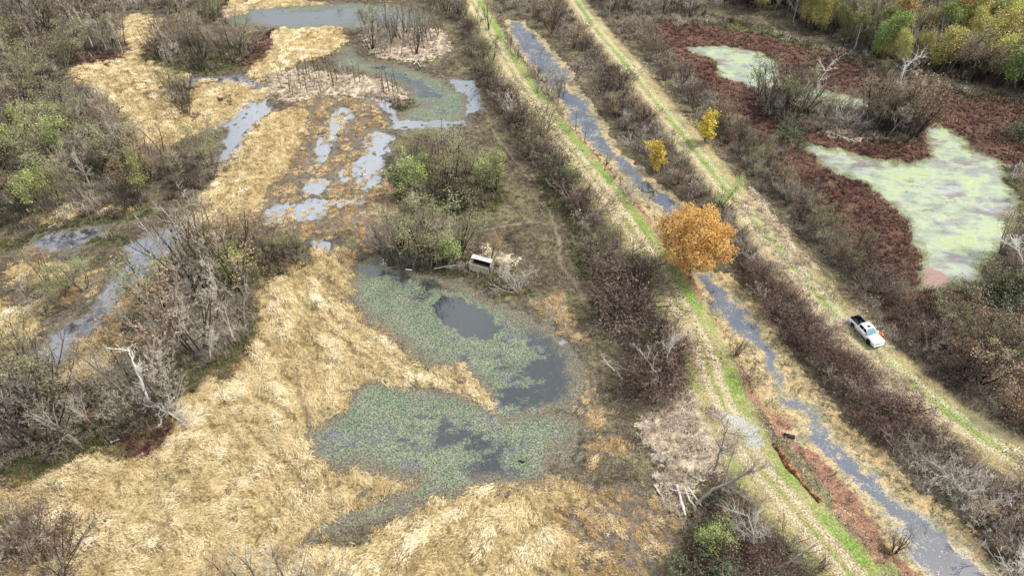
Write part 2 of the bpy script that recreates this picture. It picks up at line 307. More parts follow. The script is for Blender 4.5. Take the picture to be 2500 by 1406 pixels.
# ------------------------------------------------------------------ material helpers
class NB:
    def __init__(s, name, rough=.9, spec=.3):
        s.m = bpy.data.materials.new(name); s.m.use_nodes = True; s.t = s.m.node_tree; s.t.nodes.clear()
        s.out = s.t.nodes.new('ShaderNodeOutputMaterial'); s.b = s.t.nodes.new('ShaderNodeBsdfPrincipled')
        s.t.links.new(s.b.outputs[0], s.out.inputs['Surface']); s.b.inputs['Roughness'].default_value = rough
        s.b.inputs['Specular IOR Level'].default_value = spec
        s.co = s.t.nodes.new('ShaderNodeTexCoord').outputs['Object']
    def lk(s, a, b): s.t.links.new(a, b)
    def noise(s, scale, detail=3, rough=.55, vec=None, stretch=None, w=0):
        n = s.t.nodes.new('ShaderNodeTexNoise'); n.inputs['Scale'].default_value = scale; n.inputs['Detail'].default_value = detail; n.inputs['Roughness'].default_value = rough
        v = vec or s.co
        if stretch or w:
            mp = s.t.nodes.new('ShaderNodeMapping'); mp.inputs['Scale'].default_value = stretch or (1, 1, 1); mp.inputs['Location'].default_value = (w*13.7, w*7.1, w*3.3)
            s.lk(v, mp.inputs['Vector']); v = mp.outputs[0]
        s.lk(v, n.inputs['Vector']); return n.outputs['Fac']
    def attr(s, name):
        a = s.t.nodes.new('ShaderNodeAttribute'); a.attribute_name = name; return a.outputs['Fac']
    def math(s, op, a, b=0.0, c=None):
        n = s.t.nodes.new('ShaderNodeMath'); n.operation = op
        for i, v in enumerate((a, b) if c is None else (a, b, c)):
            if isinstance(v, (int, float)): n.inputs[i].default_value = v
            else: s.lk(v, n.inputs[i])
        return n.outputs[0]
    def step(s, v, lo, hi):
        n = s.t.nodes.new('ShaderNodeMapRange'); n.interpolation_type = 'SMOOTHSTEP'
        n.inputs['From Min'].default_value = lo; n.inputs['From Max'].default_value = hi; s.lk(v, n.inputs['Value']); return n.outputs[0]
    def ramp(s, v, stops):
        n = s.t.nodes.new('ShaderNodeValToRGB'); r = n.color_ramp
        while len(r.elements) < len(stops): r.elements.new(.5)
        for e, (p, c) in zip(r.elements, stops): e.position = p; e.color = hexc(c) if isinstance(c, str) else c
        s.lk(v, n.inputs[0]); return n.outputs[0]
    def mix(s, f, a, b, mode='MIX'):
        n = s.t.nodes.new('ShaderNodeMixRGB'); n.blend_type = mode
        for i, v in zip((0, 1, 2), (f, a, b)):
            if isinstance(v, (int, float)): n.inputs[i].default_value = v
            elif isinstance(v, str): n.inputs[i].default_value = hexc(v)
            elif isinstance(v, tuple): n.inputs[i].default_value = v
            else: s.lk(v, n.inputs[i])
        return n.outputs[0]
    def rand(s):
        return s.t.nodes.new('ShaderNodeObjectInfo').outputs['Random']
    def hsv(s, col, h=.5, sat=1.0, val=1.0):
        n = s.t.nodes.new('ShaderNodeHueSaturation'); s.lk(col, n.inputs['Color'])
        for k, v in (('Hue', h), ('Saturation', sat), ('Value', val)):
            if isinstance(v, (int, float)): n.inputs[k].default_value = v
            else: s.lk(v, n.inputs[k])
        return n.outputs[0]
    def color(s, c):
        if isinstance(c, str): s.b.inputs['Base Color'].default_value = hexc(c)
        elif isinstance(c, tuple): s.b.inputs['Base Color'].default_value = c
        else: s.lk(c, s.b.inputs['Base Color'])
        return s
    def bump(s, h, dist=.05, strength=.8):
        n = s.t.nodes.new('ShaderNodeBump'); n.inputs['Distance'].default_value = dist; n.inputs['Strength'].default_value = strength
        s.lk(h, n.inputs['Height']); s.lk(n.outputs[0], s.b.inputs['Normal']); return s
# ------------------------------------------------------------------ ground material
def ground_material():
    n = NB('marsh_ground', .95, .15)
    fine = n.noise(4.2, 4, .75); mid = n.noise(1.3, 4, .6, w=1); big = n.noise(.16, 4, .6, w=2); vfine = n.noise(14, 2, .6, w=3)
    m1 = n.math('ADD', n.math('MULTIPLY', fine, .55), n.math('ADD', n.math('MULTIPLY', mid, .3), n.math('MULTIPLY', big, .25)))
    base = n.ramp(m1, [(.40, '#241f1b'), (.5, '#484035'), (.57, '#625847'), (.66, '#857a65')])
    grn = n.ramp(m1, [(.40, '#2d2d20'), (.52, '#57533b'), (.66, '#857f5e')])
    col = n.mix(n.step(big, .46, .66), base, grn)
    def zone(col, name, c, lo=-.25, hi=.45, amp=1.8):
        amp *= 3.2
        s = n.math('ADD', n.attr(name), n.math('MULTIPLY', n.math('SUBTRACT', n.math('ADD', n.math('MULTIPLY', mid, .6), n.math('MULTIPLY', fine, .4)), .5), amp))
        return n.mix(n.step(s, lo, hi), col, c)
    col = zone(col, 'wood', n.ramp(m1, [(.38, '#2b2721'), (.5, '#51493d'), (.6, '#726858'), (.72, '#988c78')]), amp=3)
    col = zone(col, 'dark', n.ramp(m1, [(.40, '#2a2619'), (.5, '#474a2b'), (.58, '#5d5a3c'), (.70, '#7f7150')]), amp=2.5)
    col = zone(col, 'rust', n.ramp(m1, [(.38, '#281c17'), (.5, '#4d372e'), (.6, '#674d3f'), (.72, '#866b55')]))
    col = zone(col, 'pink', n.ramp(m1, [(.38, '#6b5c4a'), (.5, '#a3927b'), (.6, '#c6b69c'), (.72, '#e2d8c2')]), amp=3)
    # golden clumps over mud; in the shader only the mud and the flattened mat, the tufts are geometry
    gold = n.mix(n.step(n.noise(.9, 4, .65, w=5), .52, .62), n.ramp(m1, [(.4, '#3e362f'), (.55, '#685d50'), (.7, '#918674')]), n.ramp(m1, [(.4, '#5e4a30'), (.55, '#8a7048'), (.7, '#b89b68')]))
    col = zone(col, 'golden', gold)
    col = zone(col, 'straw', n.ramp(m1, [(.38, '#4a3f2c'), (.5, '#857452'), (.6, '#ad9b70'), (.72, '#d0c197')]), amp=1.2)
    wet = n.math('ADD', n.attr('wet'), n.math('MULTIPLY', n.math('SUBTRACT', n.math('ADD', n.math('MULTIPLY', mid, .6), n.math('MULTIPLY', fine, .4)), .5), 9.0))
    wet = n.math('MULTIPLY', n.step(wet, -3.2, .0), n.math('SUBTRACT', 1.0, n.math('MULTIPLY', .8, n.step(n.attr('straw'), -.3, .5))))
    col = n.mix(n.math('MULTIPLY', wet, .85), col, n.ramp(m1, [(.40, '#26231e'), (.5, '#4a463c'), (.58, '#6b665a'), (.70, '#8b8778')]))
    n.lk(n.math('SUBTRACT', .95, n.math('MULTIPLY', wet, .6)), n.b.inputs['Roughness'])
    # ditch margins with leaf litter
    led = n.mix(n.step(n.noise(2.2, 4, .7, w=6), .42, .6), n.ramp(m1, [(.4, '#5d5648'), (.55, '#8d8468'), (.7, '#b8ae86')]), n.ramp(m1, [(.4, '#93774d'), (.6, '#c5a673'), (.7, '#d9c397')]))
    col = zone(col, 'ledge', led, amp=1.5)
    col = zone(col, 'litter', n.ramp(n.math('ADD', n.math('MULTIPLY', vfine, .5), n.math('MULTIPLY', fine, .5)), [(.4, '#5c3f33'), (.5, '#8b6653'), (.6, '#b28c75'), (.7, '#d2b6a0')]), amp=1.5)
    # levees: dry tan turf, two pale wheel tracks, a brighter green strip
    for nm, al, off in (('r1', 'along1', -.3), ('r2', 'along2', 0.0)):
        d = n.math('ADD', n.attr(nm), n.math('MULTIPLY', n.math('SUBTRACT', n.noise(.5, 3, .6, w=7), .5), 1.2))
        ad = n.math('ABSOLUTE', d)
        turf = n.ramp(n.math('ADD', n.math('MULTIPLY', fine, .6), n.math('MULTIPLY', big, .4)), [(.38, '#71634a'), (.5, '#9f9069'), (.6, '#b9a981'), (.7, '#d6c9a8')])
        top = n.math('SUBTRACT', 1.0, n.step(n.math('ADD', ad, n.math('MULTIPLY', mid, 2.2)), 3.6, 6.0))
        col = n.mix(top, col, turf)
        sv = n.noise(.11, 3, .6, w=8 if nm == 'r1' else 9)
        gm = n.noise(1.8, 4, .65, w=10)
        if nm == 'r1':   # green along the middle and the right-hand verge
            g1 = n.math('MAXIMUM', n.math('SUBTRACT', 1.0, n.step(n.math('ABSOLUTE', n.math('ADD', d, -2.6)), .4, 1.7)), n.math('MULTIPLY', .55, n.math('SUBTRACT', 1.0, n.step(n.math('ABSOLUTE', n.math('ADD', d, 3.0)), .2, 1.4))))
            g2 = n.math('MULTIPLY', n.math('SUBTRACT', 1.0, n.step(n.math('ABSOLUTE', n.math('ADD', d, .1)), .05, .5)), .8)
            g = n.math('MAXIMUM', g1, g2)
        else:
            g1 = n.math('SUBTRACT', 1.0, n.step(n.math('ABSOLUTE', n.math('ADD', d, -.4)), .5, 2.2)); g = g1
        thr = n.step(n.math('ADD', n.math('MULTIPLY', sv, .5), n.math('MULTIPLY', gm, .5)), .42 if nm == 'r1' else .44, .54)
        grass = n.ramp(n.math('ADD', n.math('MULTIPLY', fine, .6), n.math('MULTIPLY', gm, .4)), [(.36, '#3c5c1b'), (.5, '#688c34'), (.62, '#93b257')])
        col = n.mix(n.math('MULTIPLY', n.math('MULTIPLY', g, thr), .92 if nm == 'r1' else .8), col, grass)
        for tx in ((1.0, -1.05) if nm == 'r1' else (1.2, -1.0)):
            t = n.math('SUBTRACT', 1.0, n.step(n.math('ABSOLUTE', n.math('ADD', d, tx)), .15, .95))
            col = n.mix(n.math('MULTIPLY', n.math('MULTIPLY', t, n.step(fine, .35, .6)), .85), col, n.ramp(fine, [(.4, '#a99c7e'), (.6, '#d3c8ac')]))
    col = n.mix(n.math('MULTIPLY', .3, n.math('SUBTRACT', 1.0, n.step(n.math('ADD', n.attr('rut'), n.math('MULTIPLY', mid, .9)), .4, 1.1))), col, '#bdae88')
    col = zone(col, 'gravel', n.ramp(vfine, [(.35, '#7d7e76'), (.5, '#a3a59c'), (.65, '#c4c5bd')]), amp=1.0)
    # faint wheel ruts and mottling on the mud
    n.color(n.mix(.55, col, n.ramp(vfine, [(.3, (.45, .45, .45, 1)), (.5, (.95, .95, .95, 1)), (.7, (1.35, 1.35, 1.35, 1))]), 'MULTIPLY'))
    n.bump(n.math('ADD', fine, n.math('MULTIPLY', mid, 1.5)), .22, 1.0)
    return n.m
V = np.stack([GX, GY, H], -1).reshape(-1, 3)
ny, nx = GX.shape
idx = np.arange(ny*nx).reshape(ny, nx)
QF = np.stack([idx[:-1, :-1], idx[:-1, 1:], idx[1:, 1:], idx[1:, :-1]], -1).reshape(-1, 4)
GA = {k: F[k] for k in ('straw', 'golden', 'pink', 'rust', 'dark', 'wood', 'ledge', 'litter', 'gravel', 'r1', 'r2', 'rut', 'fur')}; GA['wet'] = np.maximum(F['sheet'], np.maximum(F['duck'], F['pool']))
ground = tag(link('ground', mesh_np('ground', V, QF, attrs=GA, mats=[ground_material()], smooth_shade=True)),
             'marshy ground with flattened straw, mud and two grassy levee tracks', 'ground', kind='structure')
# ------------------------------------------------------------------ water
def water_material(name, kind):
    n = NB(name, .05, .5)
    fine = n.noise(4.0, 5, .75); sp = n.noise(4.6, 4, .8, w=1); mid = n.noise(.55, 5, .65, w=2); big = n.noise(.14, 4, .6, w=3)
    nz = n.math('SUBTRACT', n.math('ADD', n.math('MULTIPLY', mid, .5), n.math('MULTIPLY', fine, .5)), .5)
    mud = n.ramp(sp, [(.36, '#2f2b23'), (.5, '#585142'), (.64, '#837a62')])
    rough = {'duck': .06, 'algae': .25, 'ditch': .04, 'sheet': .04, 'pool': .05}[kind]
    shore_at = {'duck': (2.3, -.3), 'algae': (1.9, -.3), 'ditch': (1.6, .35), 'sheet': (.2, -.7), 'pool': (.9, -.3)}[kind]
    murk = n.math('SUBTRACT', 1.0, n.step(n.math('ADD', n.attr('shore'), n.math('MULTIPLY', nz, 14.0 if kind == 'algae' else 9.0)), shore_at[1], shore_at[0]))
    ior = {'duck': 1.9, 'algae': 1.6, 'ditch': 2.4, 'sheet': 4.3, 'pool': 3.2}[kind]
    if kind == 'duck':
        drift = n.noise(.20, 5, .62, stretch=(1, 1.5, 1), w=7)
        cover = n.math('ADD', n.attr('cov'), n.math('ADD', n.math('MULTIPLY', n.math('SUBTRACT', drift, .5), 6.0), n.math('MULTIPLY', nz, 5.0)))
        weed = n.mix(n.step(n.noise(.22, 5, .65, w=5), .45, .58), n.ramp(sp, [(.40, '#2f3328'), (.5, '#5f6450'), (.58, '#858a70')]), n.ramp(sp, [(.40, '#2a3226'), (.5, '#535f48'), (.58, '#7a876a')]))
        weed = n.mix(n.step(n.noise(.33, 5, .7, w=8), .54, .62), weed, n.ramp(sp, [(.4, '#34343a'), (.5, '#59595a'), (.6, '#7a7a72')]))
        f = n.step(cover, -.4, .5)
        col = n.mix(n.math('ADD', .12, n.math('MULTIPLY', f, .85)), '#171b1e', weed)
        gloss = f
    elif kind == 'algae':
        mk = n.noise(.09, 6, .62, stretch=(1, 1.6, 1), w=5); st = n.noise(.32, 6, .62, stretch=(.9, 1.4, 1), w=6)
        alg = n.ramp(n.math('ADD', n.math('MULTIPLY', st, .45), n.math('MULTIPLY', big, .55)), [(.38, '#6b7665'), (.46, '#828d75'), (.53, '#929c7d'), (.59, '#8b9763'), (.66, '#a0aa84')])
        pale = n.ramp(st, [(.38, '#655f5b'), (.5, '#7c7a75'), (.62, '#8f958c')])
        col = n.mix(n.step(n.math('ADD', mk, n.math('MULTIPLY', nz, .35)), .52, .58), alg, pale)
        col = n.mix(n.math('MULTIPLY', .8, n.step(n.math('ADD', n.noise(.16, 6, .7, stretch=(.8, 1.5, 1), w=9), n.math('MULTIPLY', nz, .3)), .57, .63)), col, '#6d5853')
        col = n.mix(n.math('MULTIPLY', n.step(n.noise(1.2, 5, .8, w=12), .54, .66), .5), col, '#5d6750')
        col = n.mix(n.step(n.attr('pinkm'), .0, 1.2), col, n.ramp(fine, [(.3, '#6f554b'), (.7, '#937467')]))
        gloss = n.math('ADD', .5, n.math('MULTIPLY', n.step(mk, .5, .6), -.3))
        mud = n.ramp(sp, [(.36, '#33361f'), (.5, '#5e6040'), (.64, '#88865c')])
    elif kind == 'ditch':
        drift = n.noise(.28, 5, .7, w=4)
        leaf = n.step(n.math('ADD', drift, n.math('MULTIPLY', n.math('SUBTRACT', sp, .5), 1.1)), .60, .68)
        col = n.mix(leaf, n.ramp(mid, [(.35, '#141a24'), (.65, '#28323f')]), n.ramp(fine, [(.4, '#6f6853'), (.6, '#b5ab8d')]))
        gloss = leaf
        mud = n.mix(n.step(n.noise(.5, 4, .7, w=13), .42, .58), n.ramp(sp, [(.36, '#3c3a2d'), (.5, '#6d684f'), (.64, '#989068')]), n.ramp(sp, [(.36, '#6f5c3d'), (.5, '#a08b62'), (.64, '#c5b183')]))
    elif kind == 'pool':
        film = n.step(n.math('ADD', n.noise(.35, 6, .68, w=6), n.math('MULTIPLY', nz, .7)), .46, .60)
        col = n.mix(n.math('MULTIPLY', film, .7), '#2a2c30', n.ramp(sp, [(.4, '#5e5c5c'), (.6, '#9a979a')]))
        gloss = n.math('MULTIPLY', film, .6)
    else:
        film = n.step(n.math('ADD', n.noise(.7, 5, .7, stretch=(1, 1, 1), w=6), n.math('MULTIPLY', nz, .8)), .47, .60)
        col = n.mix(n.math('MULTIPLY', film, .55), '#3a3f42', n.ramp(sp, [(.4, '#58584c'), (.6, '#8b8a7b')]))
        gloss = n.math('MULTIPLY', film, .35)
    n.color(n.mix(murk, col, mud))
    g = n.math('MAXIMUM', gloss, murk)
    n.lk(n.math('ADD', rough, n.math('MULTIPLY', g, .6)), n.b.inputs['Roughness'])
    n.lk(n.math('ADD', 1.4, n.math('MULTIPLY', n.math('SUBTRACT', 1.0, g), ior-1.4)), n.b.inputs['IOR'])
    n.bump(n.math('ADD', n.math('MULTIPLY', n.noise(2, 2, .5, w=11), .04), n.math('MULTIPLY', g, sp)), .02, .35)
    return n.m
wm = {k: water_material(k+'_water', k) for k in ('duck', 'algae', 'ditch', 'pool', 'sheet')}
OPEN = [P2W(*p) for p in ((1050,735),(1085,722),(1140,745),(1190,775),(1225,805),(1200,820),(1130,808),(1080,785))]
OPEN2 = [[(1010,1070),(1120,1045),(1180,1070),(1220,1100),(1150,1110),(1060,1100)], [(1290,800),(1360,815),(1400,900),(1400,1000),(1230,1000),(1240,940),(1290,930),(1300,860)], [(900,650),(960,655),(1100,700),(1080,700),(960,668),(890,690)],
         [(1140,1100),(1220,1105),(1250,1160),(1190,1180),(1150,1150)],[(560,30),(640,25),(900,22),(1030,45),(900,58),(660,64)],[(905,160),(990,185),(1050,210),(1080,235),(1050,240),(960,195)]]
cov = .9-3.0*smooth(-.6, .8, np.maximum.reduce([sdf_poly(np.array(OPEN), WX, WY)*1.6]))
o2 = np.full(GX.shape, -MARG)
for q in OPEN2: o2 = np.maximum(o2, sdf_poly(np.array([P2W(*p) for p in q]), WX, WY))
cov = np.minimum(cov, .9-1.55*smooth(-3.0, 2.0, o2))
PK = sdf_poly(np.array([P2W(*p) for p in ((2240,640),(2300,650),(2360,690),(2330,712),(2240,712))]), WX, WY)
BODY = [('pond', 'duck', 'duck', 'broad pond covered in grey green duckweed with one dark open patch', 'pond'),
        ('algae_pond', 'algae', 'algae', 'pale lime algae pond among rust coloured sedge', 'pond'),
        ('ditch_water', 'ditch', 'ditch', 'blue grey ditch water running between the two levees', 'ditch'),
        ('channel_water', 'pool', 'pool', 'smooth grey channel and dark pool left of the straw', 'water'),
        ('marsh_water', 'sheet', 'sheet', 'shallow bright sheets of water over the muddy marsh', 'water')]
fields = np.stack([F[b[2]] for b in BODY]); fields[4] -= .3
own = fields.argmax(0); best = fields.max(0)
for bi, (nm, mt, key, lab, cat) in enumerate(BODY):
    fo = own[:-1, :-1] == bi; fm = fo & (best[:-1, :-1] > -1.9) & (GY[:-1, :-1] > 26) & (GY[:-1, :-1] < 260) & (np.abs(GU[:-1, :-1]) < .999)
    q = QF[fm.ravel()]; uq, inv = np.unique(q, return_inverse=True)
    v = V[uq].copy(); v[:, 2] = WATER_Z
    at = {'shore': F[key].ravel()[uq], 'cov': cov.ravel()[uq], 'pinkm': PK.ravel()[uq]}
    tag(link(nm, mesh_np(nm, v, inv.reshape(-1, 4), attrs=at, mats=[wm[mt]], smooth_shade=True)), lab, cat, kind='structure')
# ------------------------------------------------------------------ grasses and low growth (what nobody could count)
def view_points(dens, seed, ylo=32, yhi=255):
    """random ground points across the seen marsh; density falls with distance"""
    r = np.random.default_rng(seed)
    wid = lambda y: .55*y+46
    area = (yhi-ylo)*2*wid((yhi+ylo)/2)
    n = int(area*dens)
    y = r.uniform(ylo, yhi, n*2); k = r.random(n*2) < (wid(y)/wid(yhi)); y = y[k]
    x = (r.random(len(y))*2-1)*wid(y)
    k = r.random(len(y)) < np.clip((85/np.hypot(y, 40)), 0, 1)**1.25
    return x[k], y[k], r
def blade_stuff(name, label, cat, x, y, r, nb, length, lift, width, tint, mat, spread=.25, flowk=1.0, jitter=.9, droop=.45, z=None, hscale=None):
    z0 = sample(x, y, 'H') if z is None else z
    th0 = flow(x, y)+r.normal(0, jitter, len(x))+2.6*(fbm(x*.45, y*.45, 81, 3)-.5)
    tt = tint(x, y, r)
    X = np.repeat(x, nb); Y = np.repeat(y, nb); Zz = np.repeat(z0, nb); n = len(X)
    ang = r.uniform(0, 2*math.pi, n); rad = spread*np.sqrt(r.random(n))
    X = X+np.cos(ang)*rad; Y = Y+np.sin(ang)*rad
    TH = np.where(r.random(n) < flowk, np.repeat(th0, nb)+r.normal(0, .55 if flowk < 1 else .38, n), r.uniform(0, 2*math.pi, n))
    far = np.clip(np.hypot(Y, 40)/95, .9, 1.9)
    L = r.uniform(length[0], length[1], n)*far**.35; U = r.uniform(lift[0], lift[1], n); Wd = width*r.uniform(.7, 1.3, n)*far
    if hscale is not None:
        hs = np.repeat(hscale, nb); L = L*hs; U = U*hs
    T = np.clip(np.repeat(tt, nb)+r.normal(0, .13, n), 0, 1)
    dx = np.cos(TH); dy = np.sin(TH); px = -dy*Wd*.5; py = dx*Wd*.5
    k = n
    V = np.empty((n, 5, 3), np.float32)
    V[:, 0] = np.stack([X-px, Y-py, Zz-.03], -1); V[:, 1] = np.stack([X+px, Y+py, Zz-.03], -1)
    mx = X+dx*L*.42; my = Y+dy*L*.42
    V[:, 2] = np.stack([mx+px, my+py, Zz+U], -1); V[:, 3] = np.stack([mx-px, my-py, Zz+U], -1)
    V[:, 4] = np.stack([X+dx*L, Y+dy*L, Zz+U*droop], -1)
    b = np.arange(n)*5
    q = np.stack([b, b+1, b+2, b+3], -1); t = np.stack([b+3, b+2, b+4], -1)
    me = mesh_np(name, V.reshape(-1, 3), (q, t), attrs={'tint': np.repeat(T, 5)}, mats=[mat])
    return tag(link(name, me), label, cat, kind='stuff')
def tint_material(name, stops, rough=.8, trans=0.0):
    n = NB(name, rough, .2)
    n.color(n.ramp(n.attr('tint'), stops)); return n.m
def zmask(x, y, key, amp=1.3, seed=40):
    return sample(x, y, key)+amp*(fbm(x*.7, y*.7, seed, 3)-.5)*2
lev_at = lambda x, y: sample(x, y, levee)
# straw
x, y, r = view_points(2.1, 101)
s = zmask(x, y, 'straw', .7); g = zmask(x, y, 'golden', 1.0, 41)
bare = fbm(x*.55, y*.55, 77, 3)
fn = sample(x, y, FN)
k = (s > 0) & ~((g > .3) & (r.random(len(x)) < .75)) & (bare < .62+.1*r.random(len(x))) & (fn > .38) & (sample(x, y, 'fur') > .38+.2*r.random(len(x)))
x, y = x[k], y[k]
m_straw = tint_material('dry_straw', [(0, '#5f4b2b'), (.2, '#9f8454'), (.42, '#d0ba88'), (.7, '#ead9b0'), (1, '#f8f0d8')])
blade_stuff('straw_grass', 'pale flattened straw grass combed into swirling mats', 'grass', x, y, r, 20, (.35, .85), (.10, .42), .036,
            lambda x, y, r: .47+.7*(fbm(x*.3, y*.3, 9, 3)-.5)+1.0*(sample(x, y, FN)-.5)+r.normal(0, .05, len(x)), m_straw, spread=.75, flowk=1.0, jitter=.25, hscale=.55+1.1*fbm(x*1.2, y*1.2, 83, 2))  # tint rises with the ridges: bright tops and shaded hollows painted in
# golden clumps
x, y, r = view_points(3.0, 102)
g = zmask(x, y, 'golden', 1.2, 41); fnn = sample(x, y, FN)
cl = fbm(x*.9, y*.9, 55, 3)*.4+fnn*.6
edge = (zmask(x, y, 'straw', .5) > -1.1) & (zmask(x, y, 'straw', .5) < .4) & (r.random(len(x)) < .55)
k = ((g > 0) & (cl > np.where((x > 14) & (y < 75), .54, .505))) | edge
stray = (sample(x, y, 'duck') > -4) & (sample(x, y, 'duck') < .3) & (fbm(x*.6, y*.6, 91, 2) > .72) & (x > 4) & (x < 40) & (y < 110)
k = (k | stray) & (sample(x, y, 'duck') < 1.6) & (sample(x, y, 'algae') < -1) & (sample(x, y, 'ditch') < -1)
x, y = x[k], y[k]
m_gold = tint_material('golden_straw', [(0, '#5c4629'), (.3, '#997a4d'), (.55, '#c9a970'), (.8, '#e3cda0'), (1, '#f2e4c4')])
blade_stuff('golden_grass', 'low golden brown grass clumps over dark mud', 'grass', x, y, r, 16, (.22, .55), (.10, .32), .036,
            lambda x, y, r: .5+.7*(fbm(x*.4, y*.4, 10, 3)-.5)+r.normal(0, .1, len(x)), m_gold, spread=.45, flowk=1.0, jitter=.3)
# rust sedge
x, y, r = view_points(3.2, 103)
k = (zmask(x, y, 'rust', .6) > 0) & (sample(x, y, water_sd) < -.1) & (fbm(x*1.0, y*1.0, 61, 2) > .33)
x, y = x[k], y[k]
m_rust = tint_material('rust_sedge', [(0, '#2a1b17'), (.3, '#472f28'), (.55, '#61453a'), (.8, '#80624f'), (1, '#a3866c')])
blade_stuff('rust_sedge', 'dense rust brown sedge around the algae ponds', 'sedge', x, y, r, 8, (.3, .7), (.25, .55), .07,
            lambda x, y, r: .42+.9*(fbm(x*.16, y*.16, 12, 3)-.5)+r.normal(0, .12, len(x))-.1*(sample(x, y, 'rust') > 6), m_rust, spread=.25, flowk=.2)
# pale pinkish dead grass
x, y, r = view_points(2.2, 104)
k = (zmask(x, y, 'pink', 1.0) > 0) & (fbm(x*.9, y*.9, 62, 2) > .36)
x, y = x[k], y[k]
m_pink = tint_material('dead_weed', [(0, '#52453a'), (.3, '#8a7766'), (.6, '#b8a792'), (.85, '#d6cab6'), (1, '#ece4d4')])
blade_stuff('dead_weeds', 'pale pinkish dead weeds matted on the low islands', 'weeds', x, y, r, 10, (.4, .9), (.2, .6), .05,
            lambda x, y, r: .5+.8*(fbm(x*.6, y*.6, 13, 3)-.5), m_pink, spread=.3, flowk=.2)
# marsh grass on all the remaining open mud
x, y, r = view_points(2.0, 105)
wsd = sample(x, y, water_sd)
k = (sample(x, y, 'straw') < -.2) & (wsd < -.2) & (sample(x, y, 'rust') < 0) & (sample(x, y, 'golden') < 0) & (fbm(x*.5, y*.5, 63, 3) > .42) & (lev_at(x, y) < .75)
x, y = x[k], y[k]
m_marsh = tint_material('marsh_grass', [(0, '#2a251e'), (.25, '#44402f'), (.5, '#625a47'), (.75, '#86795f'), (1, '#b3a585')])
blade_stuff('marsh_grass', 'short olive brown marsh grass over the open mud', 'grass', x, y, r, 6, (.25, .6), (.08, .3), .055,
            lambda x, y, r: .45+.9*(fbm(x*.25, y*.25, 14, 4)-.5)+r.normal(0, .12, len(x)), m_marsh, spread=.3, flowk=.3)
# dark green low plants in the wet margins
x, y, r = view_points(3.0, 106)
k = ((zmask(x, y, 'dark', 1.2) > 0) | ((sample(x, y, 'straw') < -.5) & (sample(x, y, 'straw') > -1.6) & (fbm(x*.15, y*.15, 70, 2) > .55) & (sample(x, y, 'dark') > -2))) & (sample(x, y, water_sd) < -.2)
x, y = x[k], y[k]
m_dark = tint_material('dark_moss', [(0, '#1f2213'), (.3, '#38401f'), (.5, '#4f5a30'), (.68, '#65563b'), (1, '#8d7d58')])
blade_stuff('moss_plants', 'dark green low plants beneath the tree clumps', 'plants', x, y, r, 8, (.2, .5), (.1, .4), .07,
            lambda x, y, r: .4+1.1*(fbm(x*.3, y*.3, 15, 3)-.5)+r.normal(0, .1, len(x)), m_dark, spread=.3, flowk=.1)
# twiggy undergrowth
x, y, r = view_points(1.5, 107)
wz = np.maximum(zmask(x, y, 'wood', 1.5, 43), zmask(x, y, 'dark', 1.0, 44)-1.2)
road = (np.abs(sample(x, y, 'r1')) < 3.4) | (np.abs(sample(x, y, 'r2')) < 3.2)
k = (wz > 0) & ~road & (sample(x, y, water_sd) < -.8) & (fbm(x*.35, y*.35, 64, 2) > .34)
x, y = x[k], y[k]
m_brush = tint_material('brush_twigs', [(0, '#2c2722'), (.25, '#4c433a'), (.5, '#6d6456'), (.75, '#918877'), (1, '#b8b09f')])
blade_stuff('undergrowth', 'tangled grey brown twiggy undergrowth', 'brush', x, y, r, 11, (.5, 1.3), (.5, 1.5), .045,
            lambda x, y, r: .42+1.0*(fbm(x*.12, y*.12, 16, 3)-.5)+r.normal(0, .1, len(x)), m_brush, spread=.6, flowk=.1, droop=.8)
# low turf on the levees
x, y, r = view_points(3.0, 108)
lv = lev_at(x, y)
k = (lv > .15) & (sample(x, y, 'wood') < 1.0)
x, y = x[k], y[k]
m_turf = tint_material('levee_turf', [(0, '#5d5138'), (.25, '#86774f'), (.5, '#a99a6c'), (.75, '#cbbd92'), (1, '#e2d8b8')])
blade_stuff('levee_grass', 'thin dry grass along the levee tracks', 'grass', x, y, r, 3, (.15, .4), (.04, .16), .05,
            lambda x, y, r: .5+.9*(fbm(x*.3, y*.3, 18, 4)-.5)+r.normal(0, .15, len(x)), m_turf, spread=.3, flowk=.1)
# ------------------------------------------------------------------ trees and shrubs
def tubes_np(S, sides):
    """S: rows p0(3) p1(3) r0 r1 -> (verts, quads)"""
    S = np.asarray(S, float)
    if len(S) == 0: return np.zeros((0, 3)), np.zeros((0, 4), int)
    p0, p1, r0, r1 = S[:, :3], S[:, 3:6], S[:, 6], S[:, 7]
    d = p1-p0; d /= np.linalg.norm(d, axis=1)[:, None]+1e-9
    a = np.where(np.abs(d[:, 2:3]) < .9, [[0, 0, 1.]], [[1., 0, 0]]); u = np.cross(d, a); u /= np.linalg.norm(u, axis=1)[:, None]+1e-9; v = np.cross(d, u)
    if sides == 1:      # a ribbon: for twigs a centimetre or two thick
        k = np.random.default_rng(len(S)).uniform(0, math.pi, len(S)); w = u*np.cos(k)[:, None]+v*np.sin(k)[:, None]
        Vv = np.stack([p0-w*r0[:, None], p0+w*r0[:, None], p1+w*r1[:, None], p1-w*r1[:, None]], 1).reshape(-1, 3)
        return Vv, np.arange(len(S)*4).reshape(-1, 4)
    ang = np.arange(sides)/sides*2*math.pi
    ring = u[:, None]*np.cos(ang)[None, :, None]+v[:, None]*np.sin(ang)[None, :, None]
    A = p0[:, None]+ring*r0[:, None, None]; B = p1[:, None]+ring*r1[:, None, None]
    Vv = np.concatenate([A, B], 1).reshape(-1, 3)
    b = (np.arange(len(S))*2*sides)[:, None]; k = np.arange(sides)[None]; k2 = (k+1) % sides
    q = np.stack([b+k, b+k2, b+sides+k2, b+sides+k], -1).reshape(-1, 4)
    return Vv, q
